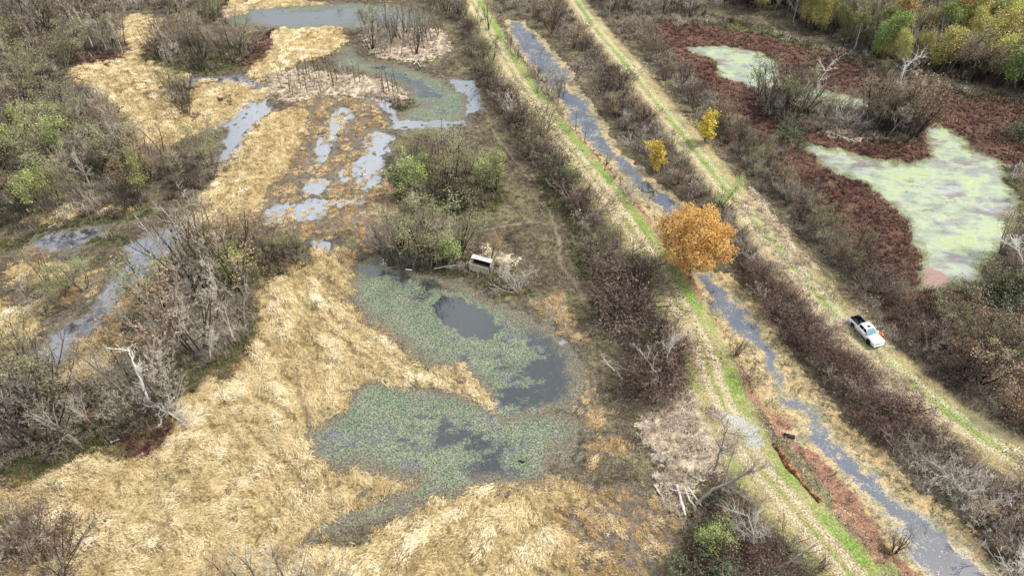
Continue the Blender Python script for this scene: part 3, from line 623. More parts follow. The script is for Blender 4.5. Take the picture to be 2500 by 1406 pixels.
def join(parts):
    Vs, Fs, M, o = [], [], [], 0
    for V_, F_, m in parts:
        if len(V_) == 0: continue
        Vs.append(V_); Fs.append(F_+o); M.append(np.full(len(F_), m)); o += len(V_)
    return np.concatenate(Vs), np.concatenate(Fs), np.concatenate(M)
class Grow:
    def __init__(s, seed): s.r = random.Random(seed); s.seg = {0: [], 1: [], 2: [], 3: []}; s.tips = []
    def branch(s, p, d, L, r, lvl, cfg):
        R = s.r; c = cfg[lvl]; n = c['n']; kids = c.get('kids', 0)
        ts = sorted(R.uniform(c.get('start', .3), 1.0) for _ in range(kids)); ki = 0
        step = L/n; r0 = r; last = lvl == len(cfg)-1
        for i in range(n):
            t1 = (i+1)/n
            d = (d+Vector((R.gauss(0, 1), R.gauss(0, 1), R.gauss(0, .6)))*c['wob']+Vector((0, 0, c['up']))).normalized()
            q = p+d*step; r1 = r*(1-t1*c.get('taper', .75))
            s.seg[min(c['cls'], 3)].append((*p, *q, r0, max(r1, .006)))
            while ki < kids and ts[ki] <= t1:
                f = (ts[ki]*n-i); pp = p.lerp(q, max(0, min(1, f))); az = R.uniform(0, 2*math.pi)
                a = math.radians(R.uniform(*c['ang'])); u = d.orthogonal().normalized(); u.rotate(Matrix.Rotation(az, 3, d))
                kd = (d*math.cos(a)+u*math.sin(a)).normalized()
                s.branch(pp, kd, L*c['ratio']*R.uniform(.65, 1.15)*(1.15-.6*ts[ki]), max(r1*.62, .012), lvl+1, cfg); ki += 1
            p = q; r0 = max(r1, .006)
        if last: s.tips.append(tuple(p))
        elif R.random() < .7 and lvl >= 1: s.tips.append(tuple(p))
def leaf_quads(tips, n, size, spread, seed, drop=0.0, skip=0.0):
    r = np.random.default_rng(seed); T = np.array(tips)
    if skip:   # leafless patches
        cl = vnoise(T[:, 0]*.5+seed, T[:, 1]*.5+T[:, 2]*.45, seed); k = cl > skip
        if k.sum() > 8: T = T[k]
    c = T[r.integers(0, len(T), n)]+r.normal(0, spread, (n, 3)); c[:, 2] -= np.abs(r.normal(0, drop, n)) if drop else 0
    c[:, 2] = np.maximum(c[:, 2], .15)
    a = r.normal(size=(n, 3)); a /= np.linalg.norm(a, axis=1)[:, None]; b = np.cross(a, r.normal(size=(n, 3))); b /= np.linalg.norm(b, axis=1)[:, None]
    s1 = size*r.uniform(.6, 1.3, n)[:, None]*.5; s2 = s1*.62
    Vv = np.stack([c-a*s1, c+b*s2, c+a*s1, c-b*s2], 1).reshape(-1, 3)
    return Vv, np.arange(n*4).reshape(-1, 4)
def bark_mat(name, stops):
    n = NB(name, .9, .15); f = n.noise(2.5, 4, .7); rr = n.rand()
    c = n.ramp(n.math('ADD', n.math('MULTIPLY', f, .7), n.math('MULTIPLY', rr, .3)), stops)
    n.color(n.hsv(c, val=n.math('ADD', .75, n.math('MULTIPLY', rr, .5)))); return n.m
def leaf_mat(name, stops, vary=.04):
    n = NB(name, .7, .25); f = n.noise(.55, 3, .7); rr = n.rand(); g = n.noise(9, 1, .5, w=2)
    c = n.ramp(n.math('ADD', n.math('MULTIPLY', f, .65), n.math('MULTIPLY', g, .35)), stops)
    n.color(n.hsv(c, h=n.math('ADD', .5-vary/2, n.math('MULTIPLY', rr, vary)), val=n.math('ADD', .75, n.math('MULTIPLY', rr, .5))))
    return n.m
BK = dict(grey=bark_mat('grey_bark', [(.3, '#544d46'), (.5, '#857c72'), (.7, '#afa69a')]),
          dark=bark_mat('dark_bark', [(.3, '#2b2520'), (.5, '#4d443b'), (.7, '#71675b')]),
          pale=bark_mat('pale_bark', [(.3, '#857d72'), (.5, '#b0a89c'), (.7, '#d6d0c5')]),
          twig=bark_mat('grey_twigs', [(.3, '#7f7869'), (.5, '#a69d8b'), (.7, '#cbc2b0')]),
          btwig=bark_mat('brown_twigs', [(.3, '#60564a'), (.5, '#898071'), (.7, '#b1a797')]),
          ptwig=bark_mat('silver_twigs', [(.3, '#8a8078'), (.5, '#b3aaa1'), (.7, '#d2cac0')]),
          rtwig=bark_mat('red_brown_canes', [(.3, '#40322d'), (.5, '#65534b'), (.7, '#8f7e74')]))
LF = dict(fgreen=leaf_mat('forest_green_leaves', [(.3, '#505a2c'), (.5, '#7c8549'), (.7, '#a5ab70')]),
          olive=leaf_mat('olive_leaves', [(.3, '#4e4e2f'), (.5, '#787751'), (.7, '#a3a276')]),
          lime=leaf_mat('lime_leaves', [(.3, '#5e672e'), (.5, '#8b9450'), (.7, '#b3b97a')]),
          tan=leaf_mat('tan_leaves', [(.3, '#5d4a34'), (.5, '#8d7558'), (.7, '#b79d7d')]),
          gold=leaf_mat('gold_leaves', [(.3, '#8a7526'), (.5, '#c2a63f'), (.7, '#e0cb6c')]),
          orange=leaf_mat('orange_leaves', [(.3, '#8b5521'), (.5, '#c07d35'), (.7, '#dba559')]),
          rust=leaf_mat('rust_leaves', [(.3, '#694428'), (.5, '#976b45'), (.7, '#b99068')]),
          green=leaf_mat('green_leaves', [(.3, '#2c3222'), (.5, '#4c5239'), (.7, '#717659')]),
          yolive=leaf_mat('yellow_olive_leaves', [(.3, '#7a7438'), (.5, '#a89f5a'), (.7, '#cdc585')]),
          bram=leaf_mat('bramble_leaves', [(.3, '#382c26'), (.5, '#635145'), (.7, '#91806f')]),
          wine=leaf_mat('wine_leaves', [(.3, '#39251f'), (.5, '#633f37'), (.7, '#8d685a')]))
PROTO = {}
def make_proto(key, seed, Ht, stems, cfg, bark, twig, leaf=None, nleaf=0, lsize=.16, lspread=.25, lean=.15, base=.15, skip=0.0, r0=.11, drop=0):
    """returns meshes (trunk, crown) of a plant about Ht tall"""
    g = Grow(seed); R = g.r
    for k in range(stems):
        az = R.uniform(0, 2*math.pi); l = R.uniform(.2, 1)*lean if stems > 1 else R.uniform(0, lean)
        d = Vector((math.cos(az)*l, math.sin(az)*l, 1)).normalized(); b = Vector((math.cos(az)*base*R.random(), math.sin(az)*base*R.random(), -.25))
        g.branch(b, d, Ht*R.uniform(.75, 1.0), r0*R.uniform(.7, 1.1), 0, cfg)
    tv, tf = tubes_np(g.seg[0], 6); t2, f2 = tubes_np(g.seg[1], 4)
    Vt, Ft, Mt = join([(tv, tf, 0), (t2, f2, 0)])
    parts = [(*tubes_np(g.seg[2], 3), 0), (*tubes_np(g.seg[3], 1), 0)]
    mats = [BK[twig]]
    if leaf: parts.append((*leaf_quads(g.tips, nleaf, lsize, lspread, seed, drop, skip), 1)); mats.append(LF[leaf])
    Vc, Fc, Mc = join(parts)
    return mesh_np(key+'_trunk', Vt, Ft, mats=[BK[bark]], mat_idx=Mt), mesh_np(key+'_crown', Vc, Fc, mats=mats, mat_idx=Mc)
def cfgs(k0=8, k1=6, k2=5, up=.1, ang=(25, 55), ratio=.42, wob=.07, start=.3, tw=.30):
    return [dict(n=7, wob=wob, up=up*.5, kids=k0, start=start, ang=ang, ratio=ratio, cls=0),
            dict(n=4, wob=.13, up=up, kids=k1, start=.2, ang=(25, 60), ratio=.5, cls=1),
            dict(n=3, wob=.18, up=up, kids=k2, start=.2, ang=(20, 60), ratio=.55, cls=2),
            dict(n=2, wob=.22, up=up*.6, cls=3)]
def P(key, n, **kw):
    base = sum(map(ord, key)); PROTO[key] = [make_proto(key, base+i*7, **kw) for i in range(n)]
P('bare', 5, Ht=9, stems=1, cfg=cfgs(11, 7, 5, up=.12, ratio=.40), bark='grey', twig='twig', r0=.15, lean=.25)
P('dull', 4, Ht=9, stems=2, cfg=cfgs(9, 6, 5, up=.12, ratio=.38), bark='dark', twig='btwig', leaf='tan', nleaf=500, lsize=.14, lspread=.35, r0=.13, lean=.3)
P('clump', 5, Ht=8, stems=6, cfg=cfgs(5, 5, 4, up=.14, ratio=.34, start=.35), bark='dark', twig='btwig', r0=.10, lean=.55, base=.4)
P('olive', 5, Ht=8, stems=4, cfg=cfgs(6, 5, 4, up=.12, ratio=.36), bark='dark', twig='btwig', leaf='olive', nleaf=1700, lsize=.17, lspread=.3, lean=.5, base=.4, skip=.3, r0=.10)
P('lime', 3, Ht=7, stems=5, cfg=cfgs(6, 5, 4, up=.12, ratio=.36), bark='dark', twig='btwig', leaf='lime', nleaf=1900, lsize=.18, lspread=.28, lean=.5, base=.4, skip=.35, r0=.09)
P('tan', 4, Ht=7, stems=4, cfg=cfgs(6, 6, 4, up=.14, ratio=.36), bark='dark', twig='btwig', leaf='tan', nleaf=1300, lsize=.15, lspread=.3, lean=.45, base=.3, r0=.09)
P('pole', 4, Ht=7, stems=1, cfg=cfgs(6, 3, 3, up=.05, ratio=.14, wob=.03, start=.45), bark='dark', twig='btwig', r0=.085, lean=.12)
P('silver', 4, Ht=4, stems=9, cfg=cfgs(5, 4, 4, up=.04, ratio=.45, wob=.1, start=.15), bark='pale', twig='ptwig', r0=.06, lean=1.3, base=.2)
P('lilac', 4, Ht=4.5, stems=9, cfg=cfgs(5, 5, 4, up=.08, ratio=.42, wob=.09, start=.15), bark='grey', twig='twig', r0=.06, lean=1.1, base=.2)
P('bramble', 5, Ht=3.2, stems=14, cfg=cfgs(4, 4, 4, up=-.03, ratio=.5, wob=.16, start=.1), bark='dark', twig='rtwig', leaf='bram', nleaf=800, lsize=.12, lspread=.3, lean=1.6, base=.2, r0=.045)
P('wine', 3, Ht=3.0, stems=12, cfg=cfgs(4, 4, 4, up=-.02, ratio=.5, wob=.15, start=.1), bark='dark', twig='rtwig', leaf='wine', nleaf=800, lsize=.12, lspread=.3, lean=1.5, base=.2, r0=.045)
P('column', 3, Ht=5.5, stems=7, cfg=cfgs(5, 4, 4, up=.1, ratio=.3, wob=.08, start=.05), bark='dark', twig='rtwig', leaf='bram', nleaf=800, lsize=.12, lspread=.3, lean=.35, base=.3, r0=.07)
P('bush', 4, Ht=2.6, stems=12, cfg=cfgs(5, 4, 3, up=.02, ratio=.5, wob=.14, start=.1), bark='dark', twig='btwig', leaf='green', nleaf=1900, lsize=.16, lspread=.25, lean=1.4, base=.15, r0=.04)
for kk, lf in (('folive', 'yolive'), ('fgold', 'gold'), ('frust', 'rust'), ('fgreen', 'fgreen')):
    P(kk, 2, Ht=12, stems=2, cfg=cfgs(14, 6, 4, up=.12, ratio=.22, start=.18), bark='dark', twig='twig', leaf=lf, nleaf=7000, lsize=.28, lspread=.65, lean=.2, base=.3, skip=.12, r0=.15)
P('yellow', 2, Ht=6, stems=2, cfg=cfgs(9, 5, 4, up=.1, ratio=.25, start=.15), bark='grey', twig='twig', leaf='gold', nleaf=2000, lsize=.22, lspread=.22, lean=.15, base=.3, r0=.07)
def make_oak():
    R = random.Random(4); g = Grow(4); P0 = Vector((0, 0, -.2)); trunk = [P0, Vector((.1, 0, 1.6)), Vector((.0, .15, 3.2)), Vector((.2, .1, 5.2)), Vector((.1, .2, 7.4)), Vector((.2, 0, 9.2))]; rr = [.42, .34, .3, .24, .17, .1]
    for a, b, r0, r1 in zip(trunk, trunk[1:], rr, rr[1:]): g.seg[0].append((*a, *b, r0, r1))
    leaves = []; nr = np.random.default_rng(3)
    for k in range(180):
        zf = 1-2*(k+.5)/180; az = k*2.39996; q = math.sqrt(1-zf*zf); rad = R.uniform(.62, 1.0) if k % 3 else R.uniform(.35, .7)
        lump = .93+.16*vnoise(np.array([q*math.cos(az)*1.6+5]), np.array([q*math.sin(az)*1.6+zf*1.3]), 5)[0]
        c = Vector((5.6*rad*lump*q*math.cos(az), 5.6*rad*lump*q*math.sin(az), 6.9+4.6*rad*lump*zf))
        if c.z < 2.1: continue
        f = max(.15, min(.95, (c.z-2.2)/9)); i = int(f*5); st = trunk[i].lerp(trunk[min(i+1, 5)], f*5-i)
        if st.z < 1.8: st = Vector((0, 0, 1.9))
        mid = st.lerp(c, .5)+Vector((R.gauss(0, .3), R.gauss(0, .3), -.4)); 
        g.seg[1].append((*st, *mid, .13, .075)); g.seg[1].append((*mid, *c, .075, .03))
        for _ in range(6):
            e = c+Vector((R.gauss(0, .6), R.gauss(0, .6), R.gauss(.15, .5))); g.seg[2].append((*c.lerp(mid, R.random()*.4), *e, .028, .012))
            for _ in range(3): g.seg[3].append((*e, *(e+Vector((R.gauss(0, .35), R.gauss(0, .35), R.gauss(0, .3)))), .012, .006))
        n = 330; dd = nr.normal(size=(n, 3)); dd /= np.linalg.norm(dd, axis=1)[:, None]; leaves.append(np.array(c)+dd*(nr.random((n, 1))**.4)*np.array([1.25, 1.25, .95])*R.uniform(.8, 1.15))
    Vt, Ft, Mt = join([(*tubes_np(g.seg[0], 10), 0), (*tubes_np(g.seg[1], 5), 0)])
    L = np.concatenate(leaves)
    Vc, Fc, Mc = join([(*tubes_np(g.seg[2], 3), 0), (*tubes_np(g.seg[3], 1), 0), (*leaf_quads(L, len(L), .20, .07, 9), 1)])
    return mesh_np('oak_trunk', Vt, Ft, mats=[BK['dark']], mat_idx=Mt), mesh_np('oak_crown', Vc, Fc, mats=[BK['dark'], LF['oak']], mat_idx=Mc)
LF['oak'] = leaf_mat('oak_leaves', [(.34, '#8a6534'), (.43, '#c0914c'), (.52, '#d9ae62'), (.62, '#e6c98f')], vary=0)
PROTO['oak'] = [make_oak()]
KIND = {  # proto: (object name, category, describing words)
 'bare': ('bare_tree', 'tree', 'leafless grey tree'), 'dull': ('brown_tree', 'tree', 'brown twiggy dead-leafed tree'), 'clump': ('willow_clump', 'tree', 'bare many-stemmed willow'),
 'olive': ('olive_tree', 'tree', 'thin olive green leafed tree'), 'lime': ('lime_willow', 'tree', 'yellow green leafed willow'), 'tan': ('tan_tree', 'tree', 'tan leafed spreading tree'),
 'pole': ('dead_sapling', 'tree', 'slender dead sapling'), 'silver': ('silver_shrub', 'shrub', 'bare silvery spreading shrub'), 'lilac': ('grey_shrub', 'shrub', 'bare grey twiggy shrub'),
 'bramble': ('bramble_bush', 'bush', 'dark reddish brown bramble mound'), 'wine': ('wine_bush', 'bush', 'low wine red bush'), 'column': ('vine_shrub', 'shrub', 'upright dark vine-covered shrub'),
 'bush': ('green_bush', 'bush', 'dense dark green bush'), 'folive': ('forest_tree', 'tree', 'olive yellow woodland tree'), 'fgold': ('golden_tree', 'tree', 'golden yellow woodland tree'),
 'frust': ('rusty_tree', 'tree', 'rusty orange woodland tree'), 'fgreen': ('green_tree', 'tree', 'dull green woodland tree'), 'yellow': ('yellow_tree', 'tree', 'slim yellow leafed tree'), 'oak': ('oak_tree', 'tree', 'orange oak')}
HT0 = dict(bare=9, dull=9, clump=8, olive=8, lime=7, tan=7, pole=7, silver=4, lilac=4.5, bramble=2.6, wine=2.4, column=5.5, bush=2.6, folive=12, fgold=12, frust=12, fgreen=12, yellow=6, oak=11.5)
PR = random.Random(5)
PLACED = []
def plant(key, x, y, height, label=None, group=None, rot=None, tilt=None, wide=None):
    nm, cat, words_ = KIND[key]; tm, cm = PR.choice(PROTO[key]); s = height/HT0[key]
    e = bpy.data.objects.new(nm, None); COL.objects.link(e); e.empty_display_size = .5
    e.location = (x, y, gz(x, y)-.05); e.rotation_euler = (*(tilt or (PR.gauss(0, .05), PR.gauss(0, .05))), PR.uniform(0, 6.28) if rot is None else rot)
    w = s*PR.uniform(1.05, 1.4) if wide is None else wide; e.scale = (w, w, s)
    link('canes' if cat in ('bush', 'shrub') else 'trunk', tm, e); link('foliage' if cat in ('bush', 'shrub') else 'crown', cm, e)
    tag(e, label, cat, group); PLACED.append((x, y)); return e
ORD = ['', ] if 0 else ['', 'second ', 'third ', 'fourth ', 'fifth ', 'sixth ', 'seventh ', 'eighth ', 'ninth ', 'tenth ', 'eleventh ', 'twelfth ', 'thirteenth ', 'fourteenth ', 'fifteenth ', 'sixteenth '] + ['%s ' % w for w in 'seventeenth eighteenth nineteenth twentieth'.split()] + ['twenty-%s ' % w for w in 'first second third fourth fifth sixth seventh eighth ninth'.split()] + ['thirtieth '] + ['thirty-%s ' % w for w in 'first second third fourth fifth sixth seventh eighth ninth'.split()] + ['fortieth ']
def scatter(where, poly, n, types, hrange, gap, seed):
    """individual plants inside an outline of the photograph; labels count them from the left"""
    R = random.Random(seed); Pn = np.array([P2W(*p) for p in poly]); lo = Pn.min(0); hi = Pn.max(0); got = []
    for _ in range(n*25):
        if len(got) >= n: break
        x = R.uniform(lo[0], hi[0]); y = R.uniform(lo[1], hi[1])
        if float(sdf_poly(Pn, np.array([x]), np.array([y]))[0]) < 0: continue
        if any((x-a)**2+(y-b)**2 < gap*gap for a, b in got): continue
        w_, r1_, r2_ = sample(np.array([x]), np.array([y]), water_sd, 'r1', 'r2')
        if w_[0] > -.2 or abs(r1_[0]) < 2.6 or abs(r2_[0]) < 2.6: continue
        got.append((x, y))
    ks = list(types); ws = [types[k] for k in ks]; by = {}
    for x, y in got:
        k = R.choices(ks, ws)[0]; h = R.uniform(*hrange)*(.5 if k in ('bramble', 'wine', 'bush', 'silver', 'lilac') and hrange[1] > 7 else 1)
        by.setdefault(k, []).append((plant(k, x, y, h), x, y, h))
    for k, L in by.items():
        words_ = KIND[k][2]; L.sort(key=lambda t: FPX*t[1]/(t[2]*math.cos(PITCH)+CAM_H*math.sin(PITCH)))
        for i, (e, x, y, h) in enumerate(L):
            e['group'] = words_+'s '+where
            if len(L) == 1: e['label'] = words_+' '+where
            elif len(L) <= 48 and i < len(ORD): e['label'] = '%s %s, %s%s' % (words_, where, ORD[i], 'leftmost' if i == 0 else 'from left')
            else: e['label'] = words_+' '+where
def S(where, poly, n, types, hr, gap, seed):
    k = 1.18 if hr[1] > 6.8 and 'forest' not in where else (1.2 if 'levee' in where or 'hedge' in where or 'wood' in where else 1.0)
    scatter(where, poly, n, types, (hr[0]*k, hr[1]*k), gap, seed)
# left-hand wood, in strips
LW = dict(bare=5, clump=2, dull=4, olive=3, lilac=1)
S('in far upper left wood', [(-230,-45),(300,-45),(290,10),(260,45),(-230,45)], 60, LW, (8, 11.5), 2.0, 1)
S('in upper left wood', [(-230,45),(260,45),(275,95),(280,140),(200,150),(-230,150)], 48, LW, (8, 11), 2.3, 2)
S('in wood left of straw glade', [(-230,150),(170,155),(165,200),(250,280),(-230,280)], 36, LW, (8, 11), 2.5, 3)
S('in middle left wood', [(-230,280),(250,280),(330,340),(420,370),(380,420),(-230,420)], 46, dict(bare=4, olive=4, dull=3, lime=.6, lilac=1, clump=2), (7, 10.5), 2.6, 4)
S('on front edge of left wood', [(-230,420),(380,420),(430,380),(530,400),(470,460),(350,490),(220,505),(100,535),(0,575),(-160,590)], 40, dict(olive=5, dull=3, bare=2, lime=.8, tan=2, bush=.6), (6, 9.5), 2.6, 5)
S('at top beyond straw glade', [(420,-40),(560,-40),(560,10),(530,40),(560,70),(480,90),(420,60),(400,20)], 26, dict(olive=3, dull=3, bare=3), (7, 9), 2.2, 6)
S('left of straw neck', [(295,105),(330,110),(300,140),(270,130)], 4, dict(bare=1, dull=1), (7, 9), 1.8, 7)
S('on dark island above small channel', [(352,118),(430,98),(560,102),(635,125),(600,155),(480,172),(400,160)], 46, dict(clump=4, bare=2, dull=3, pole=1), (5, 8.5), 1.6, 8)
S('on small wooded mound in straw', [(405,215),(445,218),(470,280),(440,275),(415,250)], 7, dict(clump=3, olive=2), (5, 7), 1.3, 9)
plant('pole', *P2W(535,250), 3.4, 'small twiggy sapling alone on the round straw patch', None)
S('on narrow pinkish island', [(655,195),(760,180),(860,195),(900,205),(820,225),(700,240)], 22, dict(pole=6, bare=2), (4.5, 7.5), 2.0, 10)
S('on low tongue beside weedy channel', [(930,222),(975,228),(975,240),(935,240)], 5, dict(pole=1), (6, 8), 1.2, 11)
S('on pale weedy island at top', [(890,95),(960,80),(1080,80),(1085,120),(1040,145),(950,140),(900,125)], 34, dict(bare=3, clump=4, pole=3, lilac=1), (6, 9.5), 1.6, 12)
plant('lime', *P2W(903,85), 8.5, 'pale green willow standing left of the pale island', None)
S('at top between pond and levee', [(1030,-40),(1120,-40),(1130,20),(1110,60),(1060,40),(1020,0)], 20, dict(clump=3, bare=3, lilac=2), (6, 8), 2.0, 13)
S('at top behind long pond', [(560,-60),(1020,-60),(1000,-30),(700,-20),(560,-25)], 30, dict(dull=3, bare=4, clump=2), (5, 8), 2.0, 14)
S('on oval grove right of orange furrows', [(955,440),(1000,400),(1090,400),(1190,430),(1225,470),(1190,500),(1110,510),(1000,470)], 15, dict(olive=4, lime=3, tan=1, clump=2), (5.5, 9), 2.3, 15)
S('under oval grove', [(960,440),(1000,410),(1190,435),(1220,470),(1120,512),(1000,475)], 10, dict(bush=1, bramble=1, lilac=1), (2, 3), 1.5, 16)
S('in grove behind duck blind', [(935,620),(960,590),(1060,600),(1140,620),(1120,650),(1040,655),(960,650)], 18, dict(clump=3, olive=3, bare=2, lilac=2), (6, 9.5), 1.9, 17)
plant('lime', *P2W(1105,640), 7.2, 'leaning tree with bright green top left of the hut', None)
plant('tan', *P2W(1195,640), 8.0, 'fan-shaped tan willow just behind the white hut', None)
plant('silver', *P2W(1262,712), 5.0, 'silvery bare shrub at the corner of the weedy pond', None)
plant('silver', *P2W(1240,690), 3.6, 'smaller silvery shrub between the hut and pond corner', None)
S('in central left grove', [(400,700),(450,620),(560,600),(600,660),(600,760),(600,830),(520,880),(400,870),(350,840),(350,760)], 24, dict(clump=6, bare=4, tan=1, olive=1), (8, 13), 3.0, 18)
S('under central left grove', [(390,720),(460,640),(580,640),(615,830),(520,890),(400,885),(340,850)], 22, dict(lilac=6, silver=2, bramble=1, tan=.5), (2.5, 4.2), 1.6, 19)
S('on mossy bank above straw', [(540,590),(650,600),(745,605),(740,630),(640,650),(560,640)], 10, dict(lime=2, olive=2, bramble=1, clump=1), (3, 6), 1.8, 20)
plant('lime', *P2W(580,700), 8.5, 'yellow green willow at right side of central left grove', None)
S('in lower left grove', [(-80,1020),(60,985),(180,980),(300,940),(400,940),(455,960),(400,1000),(300,1050),(150,1110),(-60,1140)], 32, dict(bare=6, clump=3, dull=1, pole=2), (8, 12), 3.0, 21)
S('under lower left grove', [(-80,1020),(60,985),(200,960),(330,900),(470,930),(420,990),(300,1050),(150,1110),(-60,1140)], 34, dict(lilac=7, silver=1, bramble=2, bush=.3, tan=1), (2.5, 4.5), 1.6, 22)
S('on left margin by channel', [(60,980),(100,950),(180,960),(170,1010),(90,1010)], 6, dict(clump=3, olive=1), (9, 12), 2.0, 23)
S('among left marsh brush', [(20,720),(120,690),(210,690),(200,740),(110,770),(30,760)], 9, dict(olive=2, tan=2, lilac=2), (3.5, 7), 2.0, 24)
S('at left edge below dark pool', [(-60,860),(40,830),(70,880),(-10,930),(-60,930)], 6, dict(olive=2, lime=1, lilac=1), (4, 7), 2.0, 25)
S('in bottom left corner', [(-60,1300),(80,1290),(160,1350),(160,1460),(-60,1480)], 13, dict(dull=2, tan=2, bramble=1, lilac=2, lime=.4), (4, 6.5), 1.8, 26)
S('along bottom edge below straw', [(560,1410),(800,1400),(860,1420),(860,1500),(560,1500)], 14, dict(bare=3, tan=1, lilac=2, bush=.5), (4, 7), 2.0, 27)
# levee hedges
S('in hedge beside levee near top', [(1105,10),(1150,20),(1185,110),(1225,200),(1200,230),(1160,150),(1120,70)], 26, dict(bramble=2, column=2, clump=3, lilac=3, olive=2, tan=1), (3, 6), 1.8, 28)
S('in hedge beside upper levee', [(1195,220),(1235,220),(1320,340),(1370,410),(1330,430),(1260,330)], 26, dict(bramble=3, wine=1, clump=2, olive=3, lilac=3, tan=1), (2.5, 5), 1.8, 29)
S('in hedge beside middle levee', [(1340,430),(1385,430),(1470,550),(1540,670),(1505,690),(1430,580),(1370,500)], 26, dict(bramble=3, column=2, wine=1, olive=3, lime=.7, bush=.7, lilac=2, clump=1), (2.5, 5), 1.8, 30)
S('in hedge beside lower levee', [(1500,690),(1545,680),(1600,790),(1640,890),(1640,970),(1590,960),(1550,850)], 22, dict(bramble=4, column=3, wine=1, lilac=2, olive=1), (2.5, 5.5), 1.8, 31)
S('on upper ditch bank', [(1215,110),(1260,150),(1330,270),(1370,330),(1390,330),(1330,210),(1250,90)], 13, dict(clump=2, pole=3, lilac=1), (4, 6.5), 1.6, 32)
S('on ditch bank beside blue water', [(1400,320),(1420,300),(1500,420),(1560,500),(1540,510),(1470,430)], 9, dict(pole=2, clump=1, lilac=1), (3, 6), 1.8, 33)
plant('clump', *P2W(1195,80), 9.0, 'dark trunked tree beside the levee near the top', None)
plant('column', *P2W(1362,238), 7.0, 'thick vine-wrapped stump standing in the ditch', None)
plant('lilac', *P2W(1330,195), 6.0, 'rounded bare tree at the upper ditch edge', None)
plant('silver', *P2W(1375,210), 7.0, 'silvery bare tree overhanging the ditch', None)
# between the levees
BB = dict(bramble=4, wine=2, lilac=5, tan=1.5, clump=1, silver=.6)
S('between ditch and far levee near top', [(1290,30),(1400,20),(1450,110),(1520,190),(1590,290),(1530,330),(1470,240),(1400,150)], 44, dict(bramble=3, wine=1, lilac=5, silver=1, clump=2, tan=3, bare=1), (3, 6.5), 2.1, 34)
S('between ditch and far levee', [(1480,260),(1590,290),(1660,390),(1720,470),(1680,500),(1600,420),(1520,340)], 38, dict(bramble=4, lilac=4, tan=2, silver=1, wine=1), (3, 6), 1.9, 35)
S('right of orange oak', [(1760,500),(1780,560),(1850,650),(1930,750),(1900,780),(1830,690),(1770,620)], 26, BB, (2.4, 4), 1.8, 36)
S('between narrow ditch and truck road', [(1860,700),(1930,760),(2010,840),(2100,930),(2080,980),(1990,900),(1900,800)], 32, dict(bramble=6, wine=3, lilac=1), (2.2, 3.8), 1.8, 37)
S('on right bank of lower ditch', [(2080,960),(2150,980),(2290,1080),(2380,1180),(2330,1200),(2220,1120),(2120,1040)], 30, dict(lilac=4, bramble=4, wine=2, tan=1), (2.4, 4.2), 1.9, 38)
S('in lower right brush', [(2330,1150),(2440,1180),(2560,1260),(2620,1480),(2480,1460),(2400,1350),(2300,1230)], 26, dict(lilac=5, silver=3, bramble=2, tan=1), (3, 6.5), 2.3, 39)
# right of the far levee
RR = dict(tan=4, lilac=4, bramble=1.5, column=1.2, clump=2, olive=1.5, dull=2)
S('right of far levee near top', [(1540,60),(1600,90),(1680,180),(1760,280),(1720,310),(1640,220),(1570,140)], 38, dict(lilac=4, clump=2, bramble=3, tan=2, column=2), (3, 6.5), 2.1, 40)
S('right of far levee above sedge', [(1730,290),(1790,290),(1880,370),(1960,450),(1930,500),(1850,430),(1770,360)], 34, RR, (3.5, 6.5), 2.1, 41)
S('between far levee and green pond', [(1900,485),(1940,460),(2030,560),(2120,650),(2090,690),(2010,620),(1950,560)], 26, RR, (3, 5.5), 2.2, 42)
S('behind white truck', [(2090,660),(2200,700),(2240,790),(2330,860),(2300,910),(2230,860),(2160,780)], 24, dict(column=3, lilac=3, bramble=3, tan=1), (3, 5.5), 2.1, 43)
S('in lower right wood', [(2240,740),(2400,800),(2500,800),(2620,900),(2620,1120),(2500,1060),(2400,980),(2300,900)], 42, dict(tan=3, olive=3, column=3, lilac=3, bramble=3, bare=1), (4, 7.5), 2.4, 44)
S('at right edge by green pond', [(2440,620),(2500,590),(2640,560),(2660,860),(2500,800),(2400,760),(2410,700)], 24, dict(olive=3, tan=2, bare=3, bush=1.5, lilac=2), (5, 9), 2.6, 45)
S('on far right sedge margin', [(2480,330),(2600,330),(2620,540),(2510,540),(2480,440)], 9, dict(tan=2, olive=1, bush=1), (4, 6), 2.6, 46)
# island in the algae ponds
S('at left end of algae island', [(1850,240),(1950,250),(1980,300),(1930,320),(1870,290)], 20, dict(clump=3, bare=2, olive=2, lilac=1), (7, 10), 1.7, 47)
S('on middle of algae island', [(1970,250),(2100,270),(2120,330),(1990,320)], 20, dict(lilac=4, bare=1, clump=1, silver=1), (3.5, 6), 1.9, 48)
S('at right end of algae island', [(2110,270),(2230,290),(2260,330),(2200,350),(2120,330)], 24, dict(clump=4, tan=2, bare=3, dull=1), (8, 12), 1.7, 49)
plant('bush', *P2W(1915,340), 4.2, 'rounded green bush at the near left of algae island', None)
plant('bush', *P2W(1945,350), 3.4, 'small lime green bush touching the algae pond', None)
